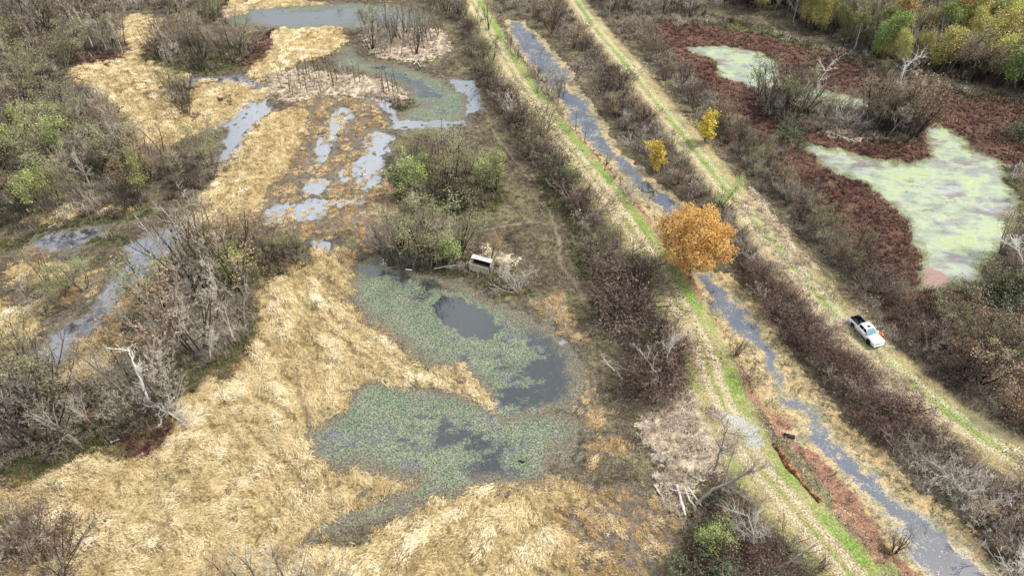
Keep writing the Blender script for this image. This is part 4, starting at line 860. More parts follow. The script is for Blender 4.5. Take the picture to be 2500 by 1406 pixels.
# top right forest
FT = dict(folive=5, frust=.15, dull=4, fgreen=3, fgold=1.5, bare=3)
S('on front edge of top right forest', [(1740,8),(1850,28),(1960,68),(2080,120),(2200,165),(2330,195),(2500,235),(2640,265),(2640,225),(2500,195),(2330,155),(2200,125),(2080,78),(1960,30),(1850,-8)], 110, dict(dull=5, folive=3, bare=3, frust=.2, fgreen=1.5), (9, 12.5), 1.9, 50)
S('in middle of top right forest', [(1850,-20),(1960,20),(2080,70),(2200,115),(2330,145),(2500,185),(2640,215),(2700,150),(2450,110),(2250,60),(2080,10),(1980,-30)], 100, FT, (10, 14), 2.4, 51)
S('at back of top right forest', [(2000,-40),(2060,-5),(2220,40),(2440,105),(2720,140),(2820,-60),(2000,-60)], 84, dict(folive=3, fgold=6, fgreen=3, frust=.2), (11, 15), 3.0, 52)
S('at top middle beyond red sedge', [(1300,-45),(1760,-45),(1740,40),(1690,60),(1600,30),(1480,60),(1330,10)], 46, dict(bare=5, dull=4, lilac=3, olive=2, clump=2), (7, 10), 2.6, 53)
# bottom right corner of the near levee
S('in brush below log pile', [(1690,1290),(1820,1260),(1930,1380),(1990,1480),(1780,1500),(1680,1400)], 20, dict(bramble=4, wine=3, lilac=2, bush=2), (2.2, 3.8), 1.6, 54)
plant('lime', *P2W(1745,1365), 6.0, 'bright yellow green willow right of the log pile', None)
plant('bush', *P2W(1690,1400), 3.4, 'dark green bush below the yellow green willow', None)
plant('bush', *P2W(1770,1425), 3.4, 'dark green bush at the bottom edge under the willow', None)
plant('wine', *P2W(1820,940), 2.2, 'wine red brush on the bank left of the ditch bend', None)
plant('column', *P2W(1795,875), 4.2, 'dark upright shrub on bank where ditch narrows', None)
plant('column', *P2W(2185,1345), 4.6, 'reddish upright shrub at the edge of the lower ditch', None)
plant('column', *P2W(1995,1400), 3.6, 'vine-wrapped stump on near levee at the bottom', None)
plant('lime', *P2W(2150,1440), 3.6, 'low olive willow between near levee and lower ditch', None)
plant('yellow', *P2W(1720,352), 8.5, 'short tree with yellow and orange leaves beside the far levee', None)
plant('yellow', *P2W(1608,425), 8.0, 'slim bright yellow tree on the right ditch bank', None)
plant('lime', *P2W(1756,515), 6.2, 'dense olive yellow bush right behind the orange oak', None)
ox, oy = P2W(1680, 668)
plant('oak', ox, oy, 13.2, 'large round orange-leafed oak standing alone beside the ditch', None, rot=1.0, tilt=(0, -.06), wide=1.06)
# ------------------------------------------------------------------ built things
def flat_mat(name, c, rough=.6, metal=0.0, spec=.4, var=.0, scale=6.0):
    n = NB(name, rough, spec); n.b.inputs['Metallic'].default_value = metal
    if var:
        f = n.noise(scale, 4, .65); k = hexc(c)
        n.color(n.ramp(f, [(.3, tuple(v*(1-var) for v in k[:3])+(1,)), (.7, tuple(min(1, v*(1+var)) for v in k[:3])+(1,))]))
    else: n.color(c)
    return n.m
def bm_obj(name, bm, mat, parent=None, smooth_shade=False):
    me = bpy.data.meshes.new(name); bm.normal_update(); bm.to_mesh(me); bm.free()
    for m in (mat if isinstance(mat, (list, tuple)) else [mat]): me.materials.append(m)
    if smooth_shade:
        for p in me.polygons: p.use_smooth = True
    return link(name, me, parent)
import bmesh
def prism(bm, outline, y0, y1, taper=None):
    """side outline (x,z) extruded across y"""
    a = [bm.verts.new((x, y0, z)) for x, z in outline]; b = [bm.verts.new((x, y1, z)) for x, z in outline]
    n = len(outline); bm.faces.new(a); bm.faces.new(b[::-1])
    for i in range(n): bm.faces.new((a[i], b[i], b[(i+1) % n], a[(i+1) % n]))
def box(bm, c, s, rot=None):
    r = bmesh.ops.create_cube(bm, size=1.0)['verts']; M = Matrix.Translation(c) @ (rot or Matrix.Identity(4)) @ Matrix.Diagonal((*s, 1))
    bmesh.ops.transform(bm, matrix=M, verts=r); return r
def hexa(bm, low, high):
    a = [bm.verts.new(p) for p in low]; b = [bm.verts.new(p) for p in high]
    bm.faces.new(a[::-1]); bm.faces.new(b)
    for i in range(4): bm.faces.new((a[i], a[(i+1) % 4], b[(i+1) % 4], b[i]))
def bevel(bm, w, seg=2, ang=25):
    e = [x for x in bm.edges if len(x.link_faces) == 2 and x.calc_face_angle(0) > math.radians(ang)]
    bmesh.ops.bevel(bm, geom=e, offset=w, segments=seg, profile=.5, affect='EDGES', clamp_overlap=True)
# ---- white pickup
def pickup():
    white = flat_mat('white_paint', '#e9ebec', .22, 0, .5); black = flat_mat('black_plastic', '#121416', .6); glass = flat_mat('dark_glass', '#10161a', .06, 0, .8)
    shield = flat_mat('windscreen_glass', '#5f8793', .08, 0, .8, .25, 3); tyre_m = flat_mat('tyre_rubber', '#151516', .85); rim_m = flat_mat('black_rim', '#2c2e30', .4, .6)
    liner = flat_mat('bed_liner', '#161a22', .7, 0, .3, .35, 5); lamp = flat_mat('lamp_lens', '#b9c2c6', .15, .2, .8); red = flat_mat('tail_lens', '#7c1212', .3); chrome = flat_mat('grille_metal', '#3a4048', .35, .7)
    e = bpy.data.objects.new('pickup_truck', None); COL.objects.link(e)
    def arch(cx, r, z0, n=9, rev=False):
        pts = [(cx+r*math.cos(a), z0+r*math.sin(a)) for a in np.linspace(math.pi, 0, n)]
        return pts
    wr, wf = -1.84, 1.84
    # lower body with wheel arches, hood, and side outline; the bed is open
    bm = bmesh.new()
    side = [(-.98, .50)]+[(1.20, .50)]+arch(wf, .52, .52)+[(2.72, .50), (2.98, .60), (3.0, .86), (2.94, 1.08), (2.80, 1.18), (1.30, 1.30), (.95, 1.34), (-.98, 1.34)]
    prism(bm, side, -.98, .98); bevel(bm, .07, 3)
    body = bm_obj('body', bm, white, e, True)
    for sy in (-1, 1):
        bm = bmesh.new(); out = [(-.97, 1.36), (-2.92, 1.36), (-2.95, .62), (-2.36, .52)]+arch(wr, .52, .52)+[(-.97, .50)]
        prism(bm, out, sy*.99, sy*.84); bevel(bm, .035, 2); bm_obj('bed_side', bm, white, e, True)
    bm = bmesh.new(); box(bm, (-2.93, 0, .97), (.09, 1.72, .74)); bevel(bm, .02); tg = bm_obj('tailgate', bm, white, e)
    bm = bmesh.new(); box(bm, (-1.94, 0, .74), (1.90, 1.68, .05)); box(bm, (-1.0, 0, 1.02), (.04, 1.66, .55)); box(bm, (-1.94, .815, 1.05), (1.88, .035, .60)); box(bm, (-1.94, -.815, 1.05), (1.88, .035, .60)); box(bm, (-2.865, 0, 1.05), (.035, 1.64, .58))
    for k in range(9): box(bm, (-1.94, -.64+k*.16, .775), (1.8, .06, .02))
    for sy in (-1, 1): box(bm, (wr, sy*.70, .87), (1.0, .2, .2))
    bm_obj('bed_liner', bm, liner, e)
    bm = bmesh.new(); box(bm, (-1.94, .90, 1.375), (1.9, .1, .03)); box(bm, (-1.94, -.90, 1.375), (1.9, .1, .03)); box(bm, (-2.93, 0, 1.36), (.08, 1.6, .03)); bm_obj('bed_rail_cap', bm, black, e)
    # cab
    bm = bmesh.new(); hexa(bm, [(-.99, -.90, 1.32), (1.28, -.90, 1.32), (1.28, .90, 1.32), (-.99, .90, 1.32)], [(-.80, -.70, 1.93), (.42, -.70, 1.95), (.42, .70, 1.95), (-.80, .70, 1.93)]); bevel(bm, .07, 3)
    cab = bm_obj('cab', bm, white, e, True)
    def pane(name, pts, mat, off):
        bm = bmesh.new(); p = [Vector(q) for q in pts]; nrm = (p[1]-p[0]).cross(p[2]-p[0]).normalized()
        a = [bm.verts.new(q+nrm*off) for q in p]; b = [bm.verts.new(q-nrm*.03) for q in p]; bm.faces.new(a); bm.faces.new(b[::-1]); n = len(p)
        for i in range(n): bm.faces.new((a[i], b[i], b[(i+1) % n], a[(i+1) % n]))
        return bm_obj(name, bm, mat, e)
    L = lambda t, a, b: tuple(a[i]+(b[i]-a[i])*t for i in range(3))
    A, B_, Cc, D = (1.28, -.90, 1.32), (1.28, .90, 1.32), (.42, .70, 1.95), (.42, -.70, 1.95)
    q = lambda u, v: L(v, L(u, A, B_), L(u, D, Cc))
    pane('windscreen', [q(.07, .08), q(.93, .08), q(.90, .90), q(.10, .90)], shield, .012)
    A, B_, Cc, D = (-.99, .90, 1.32), (-.99, -.90, 1.32), (-.80, -.70, 1.93), (-.80, .70, 1.93)
    pane('rear_window', [q(.12, .2), q(.88, .2), q(.86, .85), q(.14, .85)], glass, .012)
    for sy in (-1, 1):
        lo = lambda x: (x, sy*.90, 1.32); hi = lambda x: (x, sy*.70, 1.94)
        for x0, x1, t0, t1 in ((-.80, .10, -.66, .10), (.17, 1.05, .17, .40)):
            pts = [L(.12, lo(x0), hi(t0)), L(.12, lo(x1), hi(t1)), L(.82, lo(x1), hi(t1)), L(.82, lo(x0), hi(t0))]
            if sy > 0: pts = pts[::-1]
            pane('side_window', pts, glass, .014)
        bm = bmesh.new(); box(bm, (1.08, sy*1.09, 1.40), (.16, .26, .19)); bevel(bm, .04); m_ = bm_obj('wing_mirror', bm, white if sy > 0 else black, e)
        bm = bmesh.new(); box(bm, (.12, sy*.985, .98), (.014, .02, .62)); box(bm, (-.86, sy*.985, .98), (.014, .02, .62)); bm_obj('door_seam', bm, black, e)
        for x in (-.05, .95): 
            bm = bmesh.new(); box(bm, (x-.15, sy*.995, 1.16), (.2, .03, .04)); bm_obj('door_handle', bm, white, e)
        bm = bmesh.new(); box(bm, (2.80, sy*.78, 1.00), (.30, .36, .17)); bevel(bm, .04); bm_obj('headlight', bm, lamp, e)
        bm = bmesh.new(); box(bm, (-2.95, sy*.91, 1.02), (.09, .14, .42)); bevel(bm, .02); bm_obj('tail_light', bm, red, e)
        bm = bmesh.new(); box(bm, (.1, sy*.97, .47), (2.1, .14, .06)); bevel(bm, .02); bm_obj('side_step', bm, black, e)
        for x in (wr, wf):
            S_ = [(x, sy*.99-sy*.0, .42, x, sy*.70, .42, .42, .42)]
            bm = bmesh.new(); r_ = bmesh.ops.create_cone(bm, cap_ends=True, segments=28, radius1=.42, radius2=.42, depth=.29, matrix=Matrix.Translation((x, sy*.835, .42)) @ Matrix.Rotation(math.pi/2, 4, 'X')); bevel(bm, .04)
            w = bm_obj('wheel', bm, tyre_m, e, True)
            bm = bmesh.new(); bmesh.ops.create_cone(bm, cap_ends=True, segments=20, radius1=.25, radius2=.22, depth=.03, matrix=Matrix.Translation((x, sy*.99, .42)) @ Matrix.Rotation(math.pi/2, 4, 'X'))
            for a in range(6): box(bm, (x+.13*math.cos(a*1.047), sy*1.008, .42+.13*math.sin(a*1.047)), (.22, .02, .035), Matrix.Rotation(-a*1.047, 4, 'Y'))
            bm_obj('rim', bm, rim_m, w)
            bm = bmesh.new(); bmesh.ops.create_cone(bm, cap_ends=True, segments=24, radius1=.50, radius2=.50, depth=.5, matrix=Matrix.Translation((x, sy*.62, .52)) @ Matrix.Rotation(math.pi/2, 4, 'X')); bm_obj('wheel_well', bm, black, e)
    bm = bmesh.new(); box(bm, (2.965, 0, .93), (.08, 1.10, .28)); bevel(bm, .03); gr = bm_obj('grille', bm, chrome, e)
    bm = bmesh.new(); [box(bm, (3.012, 0, .84+k*.06), (.02, 1.0, .018)) for k in range(4)]; bm_obj('grille_bar', bm, white, gr)
    bm = bmesh.new(); box(bm, (3.0, 0, .60), (.22, 1.80, .24)); bevel(bm, .06, 3); bm_obj('front_bumper', bm, white, e, True)
    bm = bmesh.new(); box(bm, (-3.02, 0, .62), (.16, 1.75, .18)); bevel(bm, .03); bm_obj('rear_bumper', bm, chrome, e)
    bm = bmesh.new(); box(bm, (.12, 0, 1.945), (.46, .62, .02)); bevel(bm, .008, 1); bm_obj('sunroof', bm, glass, e)
    bm = bmesh.new(); box(bm, (1.22, 0, 1.335), (.14, 1.5, .03)); bm_obj('wiper_cowl', bm, black, e)
    bm = bmesh.new(); box(bm, (0, 0, .46), (4.9, 1.1, .16)); bm_obj('chassis', bm, black, e)
    return e
rw = Vector((*P2W(2074, 811), 0)); fw = Vector((*P2W(2111, 850), 0)); dv = (fw-rw).normalized(); left = Vector((-dv.y, dv.x, 0))
cen = (rw+fw)/2+left*.95
tr = pickup(); tz = gz(cen.x, cen.y); tr.location = (cen.x, cen.y, tz+.02); TH = math.atan2(dv.y, dv.x); tr.rotation_euler = (0, 0, TH)
# the front and rear wheels follow the levee surface
zf = gz(*(cen+dv*1.84).xy); zr = gz(*(cen-dv*1.84).xy); tr.rotation_euler = (0, -math.atan2(zf-zr, 3.68), TH); tr.location.z = (zf+zr)/2+.03
sz = abs((fw-rw).length/3.68); print('truck wheelbase', (fw-rw).length)
tag(tr, 'white crew cab pickup truck with black bed and sunroof parked on far levee', 'truck')
# ---- the person leaning over the hood
def skin_obj(name, J, E, mat, parent, root=0, sub=2):
    me = bpy.data.meshes.new(name); me.from_pydata([j[0] for j in J], E, []); o = link(name, me, parent); me.materials.append(mat)
    md = o.modifiers.new('skin', 'SKIN'); md.use_smooth_shade = True
    sv = me.skin_vertices[0].data if me.skin_vertices else None
    if sv is None:
        bpy.context.view_layer.objects.active = o; bpy.ops.mesh.customdata_skin_add(); sv = me.skin_vertices[0].data
    for v, j in zip(sv, J): v.radius = (j[1], j[1] if len(j) < 3 else j[2])
    for i, v in enumerate(sv): v.use_root = (i == root)
    s2 = o.modifiers.new('sub', 'SUBSURF'); s2.levels = sub; s2.render_levels = sub
    return o
def person():
    skin = flat_mat('skin', '#b98468', .6); jac = flat_mat('orange_jacket', '#f0561c', .8, 0, .2, .15); vest = flat_mat('yellow_vest', '#f6c81e', .7, 0, .2, .1); trou = flat_mat('brown_trousers', '#5a3420', .85, 0, .2, .2); cap = flat_mat('orange_cap', '#f0683a', .8); boot = flat_mat('boots', '#2a211b', .8)
    e = bpy.data.objects.new('person', None); COL.objects.link(e)
    # local frame: +y faces the truck hood; feet near the origin, torso bent forward, forearms on the hood
    J = [((0, 0, .98), .125), ((0, .10, 1.16), .135), ((0, .24, 1.36), .15), ((0, .32, 1.47), .08), ((0, .39, 1.54), .058), ((0, .45, 1.62), .085), ((0, .47, 1.72), .092), ((0, .465, 1.80), .07)]
    E = [(0, 1), (1, 2), (2, 3), (3, 4), (4, 5), (5, 6), (6, 7)]
    for s in (-1, 1):
        b = len(J); J += [((s*.10, 0, .93), .105), ((s*.13, .05, .50), .065), ((s*.13, -.02, .12), .045), ((s*.13, .0, .05), .045), ((s*.135, .16, .035), .035)]
        E += [(0, b), (b, b+1), (b+1, b+2), (b+2, b+3), (b+3, b+4)]
        b = len(J); J += [((s*.19, .29, 1.41), .062), ((s*.27, .50, 1.30), .045), ((s*.20, .74, 1.32), .034), ((s*.19, .80, 1.325), .026, .035), ((s*.185, .87, 1.325), .022, .04)]
        E += [(2, b), (b, b+1), (b+1, b+2), (b+2, b+3), (b+3, b+4)]
        palm = b+4
        for k, (fx, fl) in enumerate(((-.030, .072), (-.010, .082), (.011, .076), (.031, .060))):
            c = len(J); J += [((s*.185+fx, .905, 1.322), .009), ((s*.185+fx*1.1, .905+fl*.6, 1.318), .0085), ((s*.185+fx*1.15, .905+fl, 1.306), .007)]
            E += [(palm, c), (c, c+1), (c+1, c+2)]
        c = len(J); J += [((s*.185-s*.045, .83, 1.322), .011), ((s*.185-s*.065, .865, 1.318), .009)]; E += [(b+3, c), (c, c+1)]
    skin_obj('body', J, E, skin, e, 0, 2)
    JJ = [((0, .0, 1.00), .155), ((0, .10, 1.17), .165), ((0, .24, 1.37), .178), ((0, .31, 1.455), .10)]; EE = [(0, 1), (1, 2), (2, 3)]
    for s in (-1, 1):
        b = len(JJ); JJ += [((s*.19, .29, 1.41), .083), ((s*.27, .50, 1.30), .066), ((s*.205, .72, 1.32), .052)]; EE += [(2, b), (b, b+1), (b+1, b+2)]
    skin_obj('jacket', JJ, EE, jac, e, 0)
    skin_obj('vest', [((0, .03, 1.06), .172), ((0, .12, 1.2), .185), ((0, .23, 1.36), .192)], [(0, 1), (1, 2)], vest, e, 0)
    JJ = [((0, 0, .97), .14)]; EE = []
    for s in (-1, 1):
        b = len(JJ); JJ += [((s*.10, 0, .90), .125), ((s*.13, .05, .50), .085), ((s*.13, -.02, .14), .068)]; EE += [(0, b), (b, b+1), (b+1, b+2)]
    skin_obj('trousers', JJ, EE, trou, e, 0)
    for s in (-1, 1): skin_obj('boot', [((s*.13, -.03, .16), .062), ((s*.13, -.02, .06), .058), ((s*.135, .15, .045), .05)], [(0, 1), (1, 2)], boot, e, 1)
    skin_obj('cap', [((0, .455, 1.76), .10), ((0, .45, 1.825), .085), ], [(0, 1)], cap, e, 0)
    bm = bmesh.new(); box(bm, (0, .57, 1.765), (.16, .12, .014)); bevel(bm, .006); bm_obj('cap_brim', bm, cap, e)
    bm = bmesh.new(); box(bm, (0, .562, 1.70), (.022, .03, .035)); bevel(bm, .008); bm_obj('nose', bm, skin, e)
    return e
pe = person(); pl = cen+dv*1.75+left*1.62; pe.location = (*pl.xy, gz(pl.x, pl.y)+.01)
pe.rotation_euler = (0, 0, math.atan2(-left.y, -left.x)-math.pi/2)
tag(pe, 'person in orange cap, orange jacket and yellow vest bending over the truck hood', 'person')
# ---- hunting blind by the pond
def hut():
    board = flat_mat('pale_roof_board', '#cfcfc4', .7, 0, .3, .15, 4); thatch = flat_mat('bleached_thatch', '#d3ccb4', .9, 0, .2, .3, 7); darkw = flat_mat('inside_shade', '#1c1b18', .9); wood = flat_mat('weathered_wood', '#6d6355', .85, 0, .2, .25)
    e = bpy.data.objects.new('hunting_blind', None); COL.objects.link(e); w, d = 3.7, 1.9
    bm = bmesh.new(); box(bm, (0, .32, 2.12), (w+.1, .95, .05), Matrix.Rotation(.10, 4, 'X')); bevel(bm, .01, 1); bm_obj('roof', bm, board, e)
    bm = bmesh.new(); [box(bm, (-w/2+k*w/4, .32, 2.155), (.04, .93, .02), Matrix.Rotation(.10, 4, 'X')) for k in range(5)]; bm_obj('roof_batten', bm, wood, e)
    for x in (-w/2, w/2):
        for y in (-d/2, d/2):
            bm = bmesh.new(); box(bm, (x, y, (.95 if y < 0 else 1.0)), (.1, .1, 2.0 if y > 0 else 1.5)); bm_obj('post', bm, wood, e)
    bm = bmesh.new(); box(bm, (0, 0, .12), (w, d, .08)); bm_obj('floor', bm, wood, e)
    bm = bmesh.new(); box(bm, (0, d/2, 1.1), (w, .06, 1.95)); bm_obj('back_wall', bm, darkw, e)  # near-black colour stands in for the shade inside the blind
    bm = bmesh.new(); box(bm, (0, .35, .55), (w-.4, .35, .06)); box(bm, (-1.4, .35, .33), (.08, .3, .4)); box(bm, (1.4, .35, .33), (.08, .3, .4)); bm_obj('bench', bm, wood, e)
    r = np.random.default_rng(6)
    def reed_wall(name, p0, p1, ztop, out, n, door=None):
        """a panel of bound reeds: hundreds of thin leaning stems on a board"""
        p0 = np.array(p0); p1 = np.array(p1); t = r.random(n); 
        if door: t = t[(t < door[0]) | (t > door[1])]
        n_ = len(t); zt = ztop(t)*r.uniform(.82, 1.12, n_); zb = r.uniform(0, .35, n_)
        b = p0[None]+(p1-p0)[None]*t[:, None]; o_ = np.array(out)[None]*r.uniform(.02, .16, n_)[:, None]; jit = r.normal(0, .09, (n_, 2))
        S0 = np.concatenate([b+o_*1.3, zb[:, None]], 1); S1 = np.concatenate([b+o_*.4+jit*.6, zt[:, None]], 1)
        Vr, Fr = tubes_np(np.concatenate([S0, S1, np.full((n_, 1), .028), np.full((n_, 1), .012)], 1), 3)
        return link(name, mesh_np(name, Vr, Fr, mats=[thatch]), e)
    def panel(name, x0, y0, x1, y1, h0, h1):
        bm = bmesh.new(); a = Vector((x0, y0, .1)); b = Vector((x1, y1, .1)); nn = Vector((-(y1-y0), x1-x0, 0)).normalized()*.03
        hexa(bm, [a-nn, b-nn, b+nn, a+nn], [a-nn+Vector((0, 0, h0)), b-nn+Vector((0, 0, h1)), b+nn+Vector((0, 0, h1)), a+nn+Vector((0, 0, h0))]); return bm_obj(name, bm, thatch, e)
    f = panel('front_wall', -w/2, -d/2, w/2, -d/2, 1.35, 1.35)
    reed_wall('reed', (-w/2, -d/2), (w/2, -d/2), lambda t: 1.5+0*t, (0, -1), 420).parent = f
    s1 = panel('side_wall', w/2, -d/2+.55, w/2, d/2, 1.55, 1.9); reed_wall('reed', (w/2, -d/2+.5), (w/2, d/2), lambda t: 1.6+.45*t, (1, 0), 170).parent = s1
    s2 = panel('side_wall', -w/2, -d/2, -w/2, d/2, 1.35, 1.9); reed_wall('reed', (-w/2, -d/2), (-w/2, d/2), lambda t: 1.45+.5*t, (-1, 0), 200).parent = s2
    return e
h0 = Vector((*P2W(1150, 662), 0)); h1 = Vector((*P2W(1190, 673), 0)); hd = (h1-h0).normalized(); hc = (h0+h1)/2+Vector((-hd.y, hd.x, 0))*.95
hu = hut(); hu.location = (hc.x, hc.y, gz(hc.x, hc.y)+.02); hu.rotation_euler = (0, 0, math.atan2(hd.y, hd.x)); print('hut', (h1-h0).length)
tag(hu, 'small thatched hunting blind with flat white roof standing above the weedy pond', 'hut')
# ---- dead wood
DW = dict(pale=flat_mat('bleached_wood', '#b8b2a6', .85, 0, .2, .3, 5), grey=flat_mat('grey_deadwood', '#8a8073', .88, 0, .2, .3, 5), brown=flat_mat('brown_deadwood', '#5b4838', .9, 0, .2, .3, 5), white=flat_mat('white_deadwood', '#e2ddd2', .8, 0, .2, .15, 5))
def limb_mesh(name, pts, r0, r1, mat, seed, forks=4, flen=.35, ffine=3, sides=7, wob=.06):
    """one piece of dead wood through the points, with broken side branches growing from it"""
    R = random.Random(seed); pts = [Vector(p) for p in pts]; fine = []
    for a, b in zip(pts, pts[1:]):
        n = max(2, int((b-a).length/.5))
        for i in range(n): fine.append(a.lerp(b, i/n)+(Vector((R.gauss(0, wob), R.gauss(0, wob), R.gauss(0, wob*.5))) if fine else Vector()))
    fine.append(pts[-1]); N = len(fine)-1; tot = sum((b-a).length for a, b in zip(fine, fine[1:])); S1, S2, S3 = [], [], []
    for i in range(N): S1.append((*fine[i], *fine[i+1], r0+(r1-r0)*i/N, r0+(r1-r0)*(i+1)/N))
    def fork(p, d, L, r, lv):
        n = 3
        for i in range(n):
            d2 = (d+Vector((R.gauss(0, .22), R.gauss(0, .22), R.gauss(.03, .15)))).normalized(); q = p+d2*L/n
            (S2 if lv == 0 else S3).append((*p, *q, r*(1-i*.25), r*(1-(i+1)*.25)))
            if lv < 2:
                for _ in range(ffine if lv == 0 else 2): fork(p.lerp(q, R.random()), (d2+Vector((R.gauss(0, .7), R.gauss(0, .7), R.gauss(0, .4)))).normalized(), L*.45, r*.5, lv+1)
            p = q; d = d2
    for k in range(forks):
        i = int(N*R.uniform(.25, .98)); dd = (fine[min(i+1, N)]-fine[i]).normalized(); fork(fine[i], (dd+Vector((R.gauss(0, .7), R.gauss(0, .7), R.gauss(.25, .35)))).normalized(), tot*flen*R.uniform(.5, 1.1), r0*.38, 0)
    o = link(name, mesh_np(name, *tubes_np(S1, sides), mats=[DW[mat]], smooth_shade=True)); 
    if S2:
        Vb, Fb, _ = join([(*tubes_np(S2, 4), 0), (*tubes_np(S3, 3), 0)] if S3 else [(*tubes_np(S2, 4), 0)]); link('branches', mesh_np('branches', Vb, Fb, mats=[DW[mat]]), o)
    return o
def W3(u, v, z=0.0):
    x, y = P2W(u, v); x, y = P2W(u, v, gz(x, y)+z); return (x, y, gz(x, y)+z)
def dead(name, cat, label, pix, r0, r1, mat, seed, forks=4, flen=.35, group=None, **kw):
    o = limb_mesh(name, [W3(*p) for p in pix], r0, r1, mat, seed, forks, flen, **kw); tag(o, label, cat, group); return o
LOGS = [((1652,1183,.3),(1660,1215,.3),(1673,1258,.3),.19,.15,'thickest white log at left side of the log pile'),
        ((1672,1192,.5),(1684,1222,.5),(1700,1240,.4),.13,.09,'bent white log second from left in the log pile'),
        ((1678,1188,.7),(1692,1205,.7),(1713,1237,.5),.14,.08,'long white log at right side of the log pile'),
        ((1686,1215,.3),(1694,1235,.3),(1697,1252,.3),.12,.08,'short grey log inside the log pile'),
        ((1635,1192,.9),(1665,1200,.9),(1692,1206,.9),.07,.04,'thin pale pole lying across the log pile'),
        ((1662,1218,.5),(1672,1238,.4),(1678,1246,.3),.10,.06,'small white log between the two longest logs'),
        ((1690,1158,.5),(1694,1185,.5),(1700,1205,.6),.06,.03,'slim grey branch standing off the top of log pile')]
for k, (a, b, c, r0, r1, lab) in enumerate(LOGS): dead('dead_log', 'log', lab, (a, b, c), r0, r1, 'pale' if 'grey' not in lab else 'grey', 60+k, forks=1, flen=.15, group='logs in the bleached log pile', wob=.03)
dead('fallen_branch', 'branch', 'pale pole lying on mud left of the log pile', ((1596,1183,.15),(1612,1203,.15),(1638,1226,.15)), .09, .05, 'pale', 80, 0)
dead('fallen_branch', 'branch', 'brown pole lying between the log pile and green willow', ((1678,1282,.2),(1705,1255,.3),(1735,1215,.5)), .09, .05, 'brown', 81, 0)
dead('leaning_tree', 'tree', 'bare grey tree leaning from log pile over the near levee', ((1700,1230,.3),(1740,1195,2.2),(1800,1165,3.6),(1870,1135,4.2)), .26, .07, 'grey', 82, 9, .3)
dead('forked_snag', 'tree', 'bare forked grey tree standing at the dirt crossing', ((1745,1150,0),(1755,1112,3),(1768,1070,6),(1780,1018,9)), .17, .04, 'grey', 83, 7, .45)
dead('forked_snag', 'tree', 'small bare sapling right of the forked grey tree', ((1775,1155,0),(1782,1125,2.2),(1795,1090,4.6)), .07, .02, 'grey', 84, 4, .3)
dead('fallen_tree', 'tree', 'grey fallen tree reaching from left grove onto the straw', ((372,988,.6),(400,1000,.5),(425,1015,.45),(455,1040,.3)), .20, .06, 'pale', 85, 8, .4)
dead('fallen_branch', 'branch', 'pale branch lying across brown moss beside left grove', ((640-370,1080,.3),(290,1070,.3)), .08, .04, 'pale', 86, 2)
dead('leaning_snag' , 'tree', 'white peeling trunk leaning out of the lower left grove', ((368,988,.2),(345,930,3.8),(312,852,8.5)), .20, .07, 'white', 87, 5, .3)
dead('leaning_snag', 'tree', 'grey leafless trunk leaning left beside white peeling trunk', ((335,985,.2),(310,930,3.5),(280,858,7.5)), .16, .05, 'grey', 88, 7, .35)
dead('leaning_snag', 'tree', 'short white trunk on the mossy tip of central left grove', ((512,878,.2),(511,845,2.6),(518,800,5.4)), .14, .06, 'pale', 89, 7, .45)
dead('leaning_snag', 'tree', 'tall dark leaning trunk at left margin of left groves', ((165,955,.2),(176,905,4.2),(194,840,9.0)), .15, .04, 'grey', 90, 6, .3)
for k, (p, lab) in enumerate([(((1500,905,.2),(1468,870,.9)), 'bare grey limb sticking out left of the dead thicket'), (((1605,950,.3),(1560,915,1.4),(1480,880,1.8)), 'long grey limb lying across the dead thicket'),
        (((1618,955,.3),(1604,915,2.6),(1575,870,4.2),(1560,850,5.2)), 'tall forked dead limb over the dead thicket'), (((1612,945,.3),(1580,930,.9),(1540,905,1.2)), 'pale broken limb low in the dead thicket'),
        (((1632,925,.3),(1630,865,4.0),(1650,802,7.5)), 'upright grey limb at right of the dead thicket'), (((1580,960,.3),(1572,935,.9),(1560,915,1.2)), 'short crossed limb at bottom of the dead thicket'), (((1520,925,.3),(1505,905,.7)), 'stub of pale wood in the dead thicket')]):
    dead('dead_limb', 'branch', lab, p, .12, .04, 'grey' if k % 2 else 'pale', 100+k, 5, .4, 'limbs of the dead thicket')
dead('fallen_branch', 'branch', 'white forked branch lying alone on mud below pale island', ((1010,158,.2),(1016,150,.5),(1028,164,.2)), .09, .04, 'white', 110, 2)
dead('fallen_branch', 'branch', 'slender bleached branch lying on rippled mud by oval grove', ((1110,362,.2),(1120,350,.4),(1128,338,.6)), .07, .03, 'pale', 111, 2)
dead('fallen_branch', 'branch', 'white stick lying on levee grass just below the truck', ((2074,857,.1),(2088,864,.1)), .09, .07, 'white', 112, 0)
dead('fallen_branch', 'branch', 'pale stick lying in front of the person by the truck', ((2160,845,.1),(2185,848,.1)), .06, .04, 'white', 113, 1)
dead('fallen_log', 'log', 'long pale log lying on the algae island shore', ((2005,318,.3),(2045,330,.3),(2095,348,.3)), .16, .10, 'pale', 114, 2)
dead('fallen_log', 'log', 'white floating log at the far shore of weedy pond', ((990,657,.05),(1006,660,.05)), .12, .09, 'white', 115, 0)
dead('fallen_branch', 'branch', 'tangled pale branch lying left of the thatched blind', ((1060,655,.3),(1100,648,.8),(1145,650,.6)), .09, .04, 'pale', 116, 7, .35)
dead('fallen_log', 'log', 'pale log lying by the dark pool on left', ((118,556,.2),(137,546,.2)), .12, .09, 'pale', 117, 0)
dead('dead_snag', 'tree', 'white bare snag leaning out of algae island', ((1992,245,.2),(1996,205,4.2),(2028,155,9.0)), .17, .05, 'white', 118, 7, .4)
dead('dead_snag', 'tree', 'pale bare snag at right end of algae island', ((2175,300,.2),(2190,240,6),(2208,165,12.5)), .17, .05, 'white', 119, 7, .35)
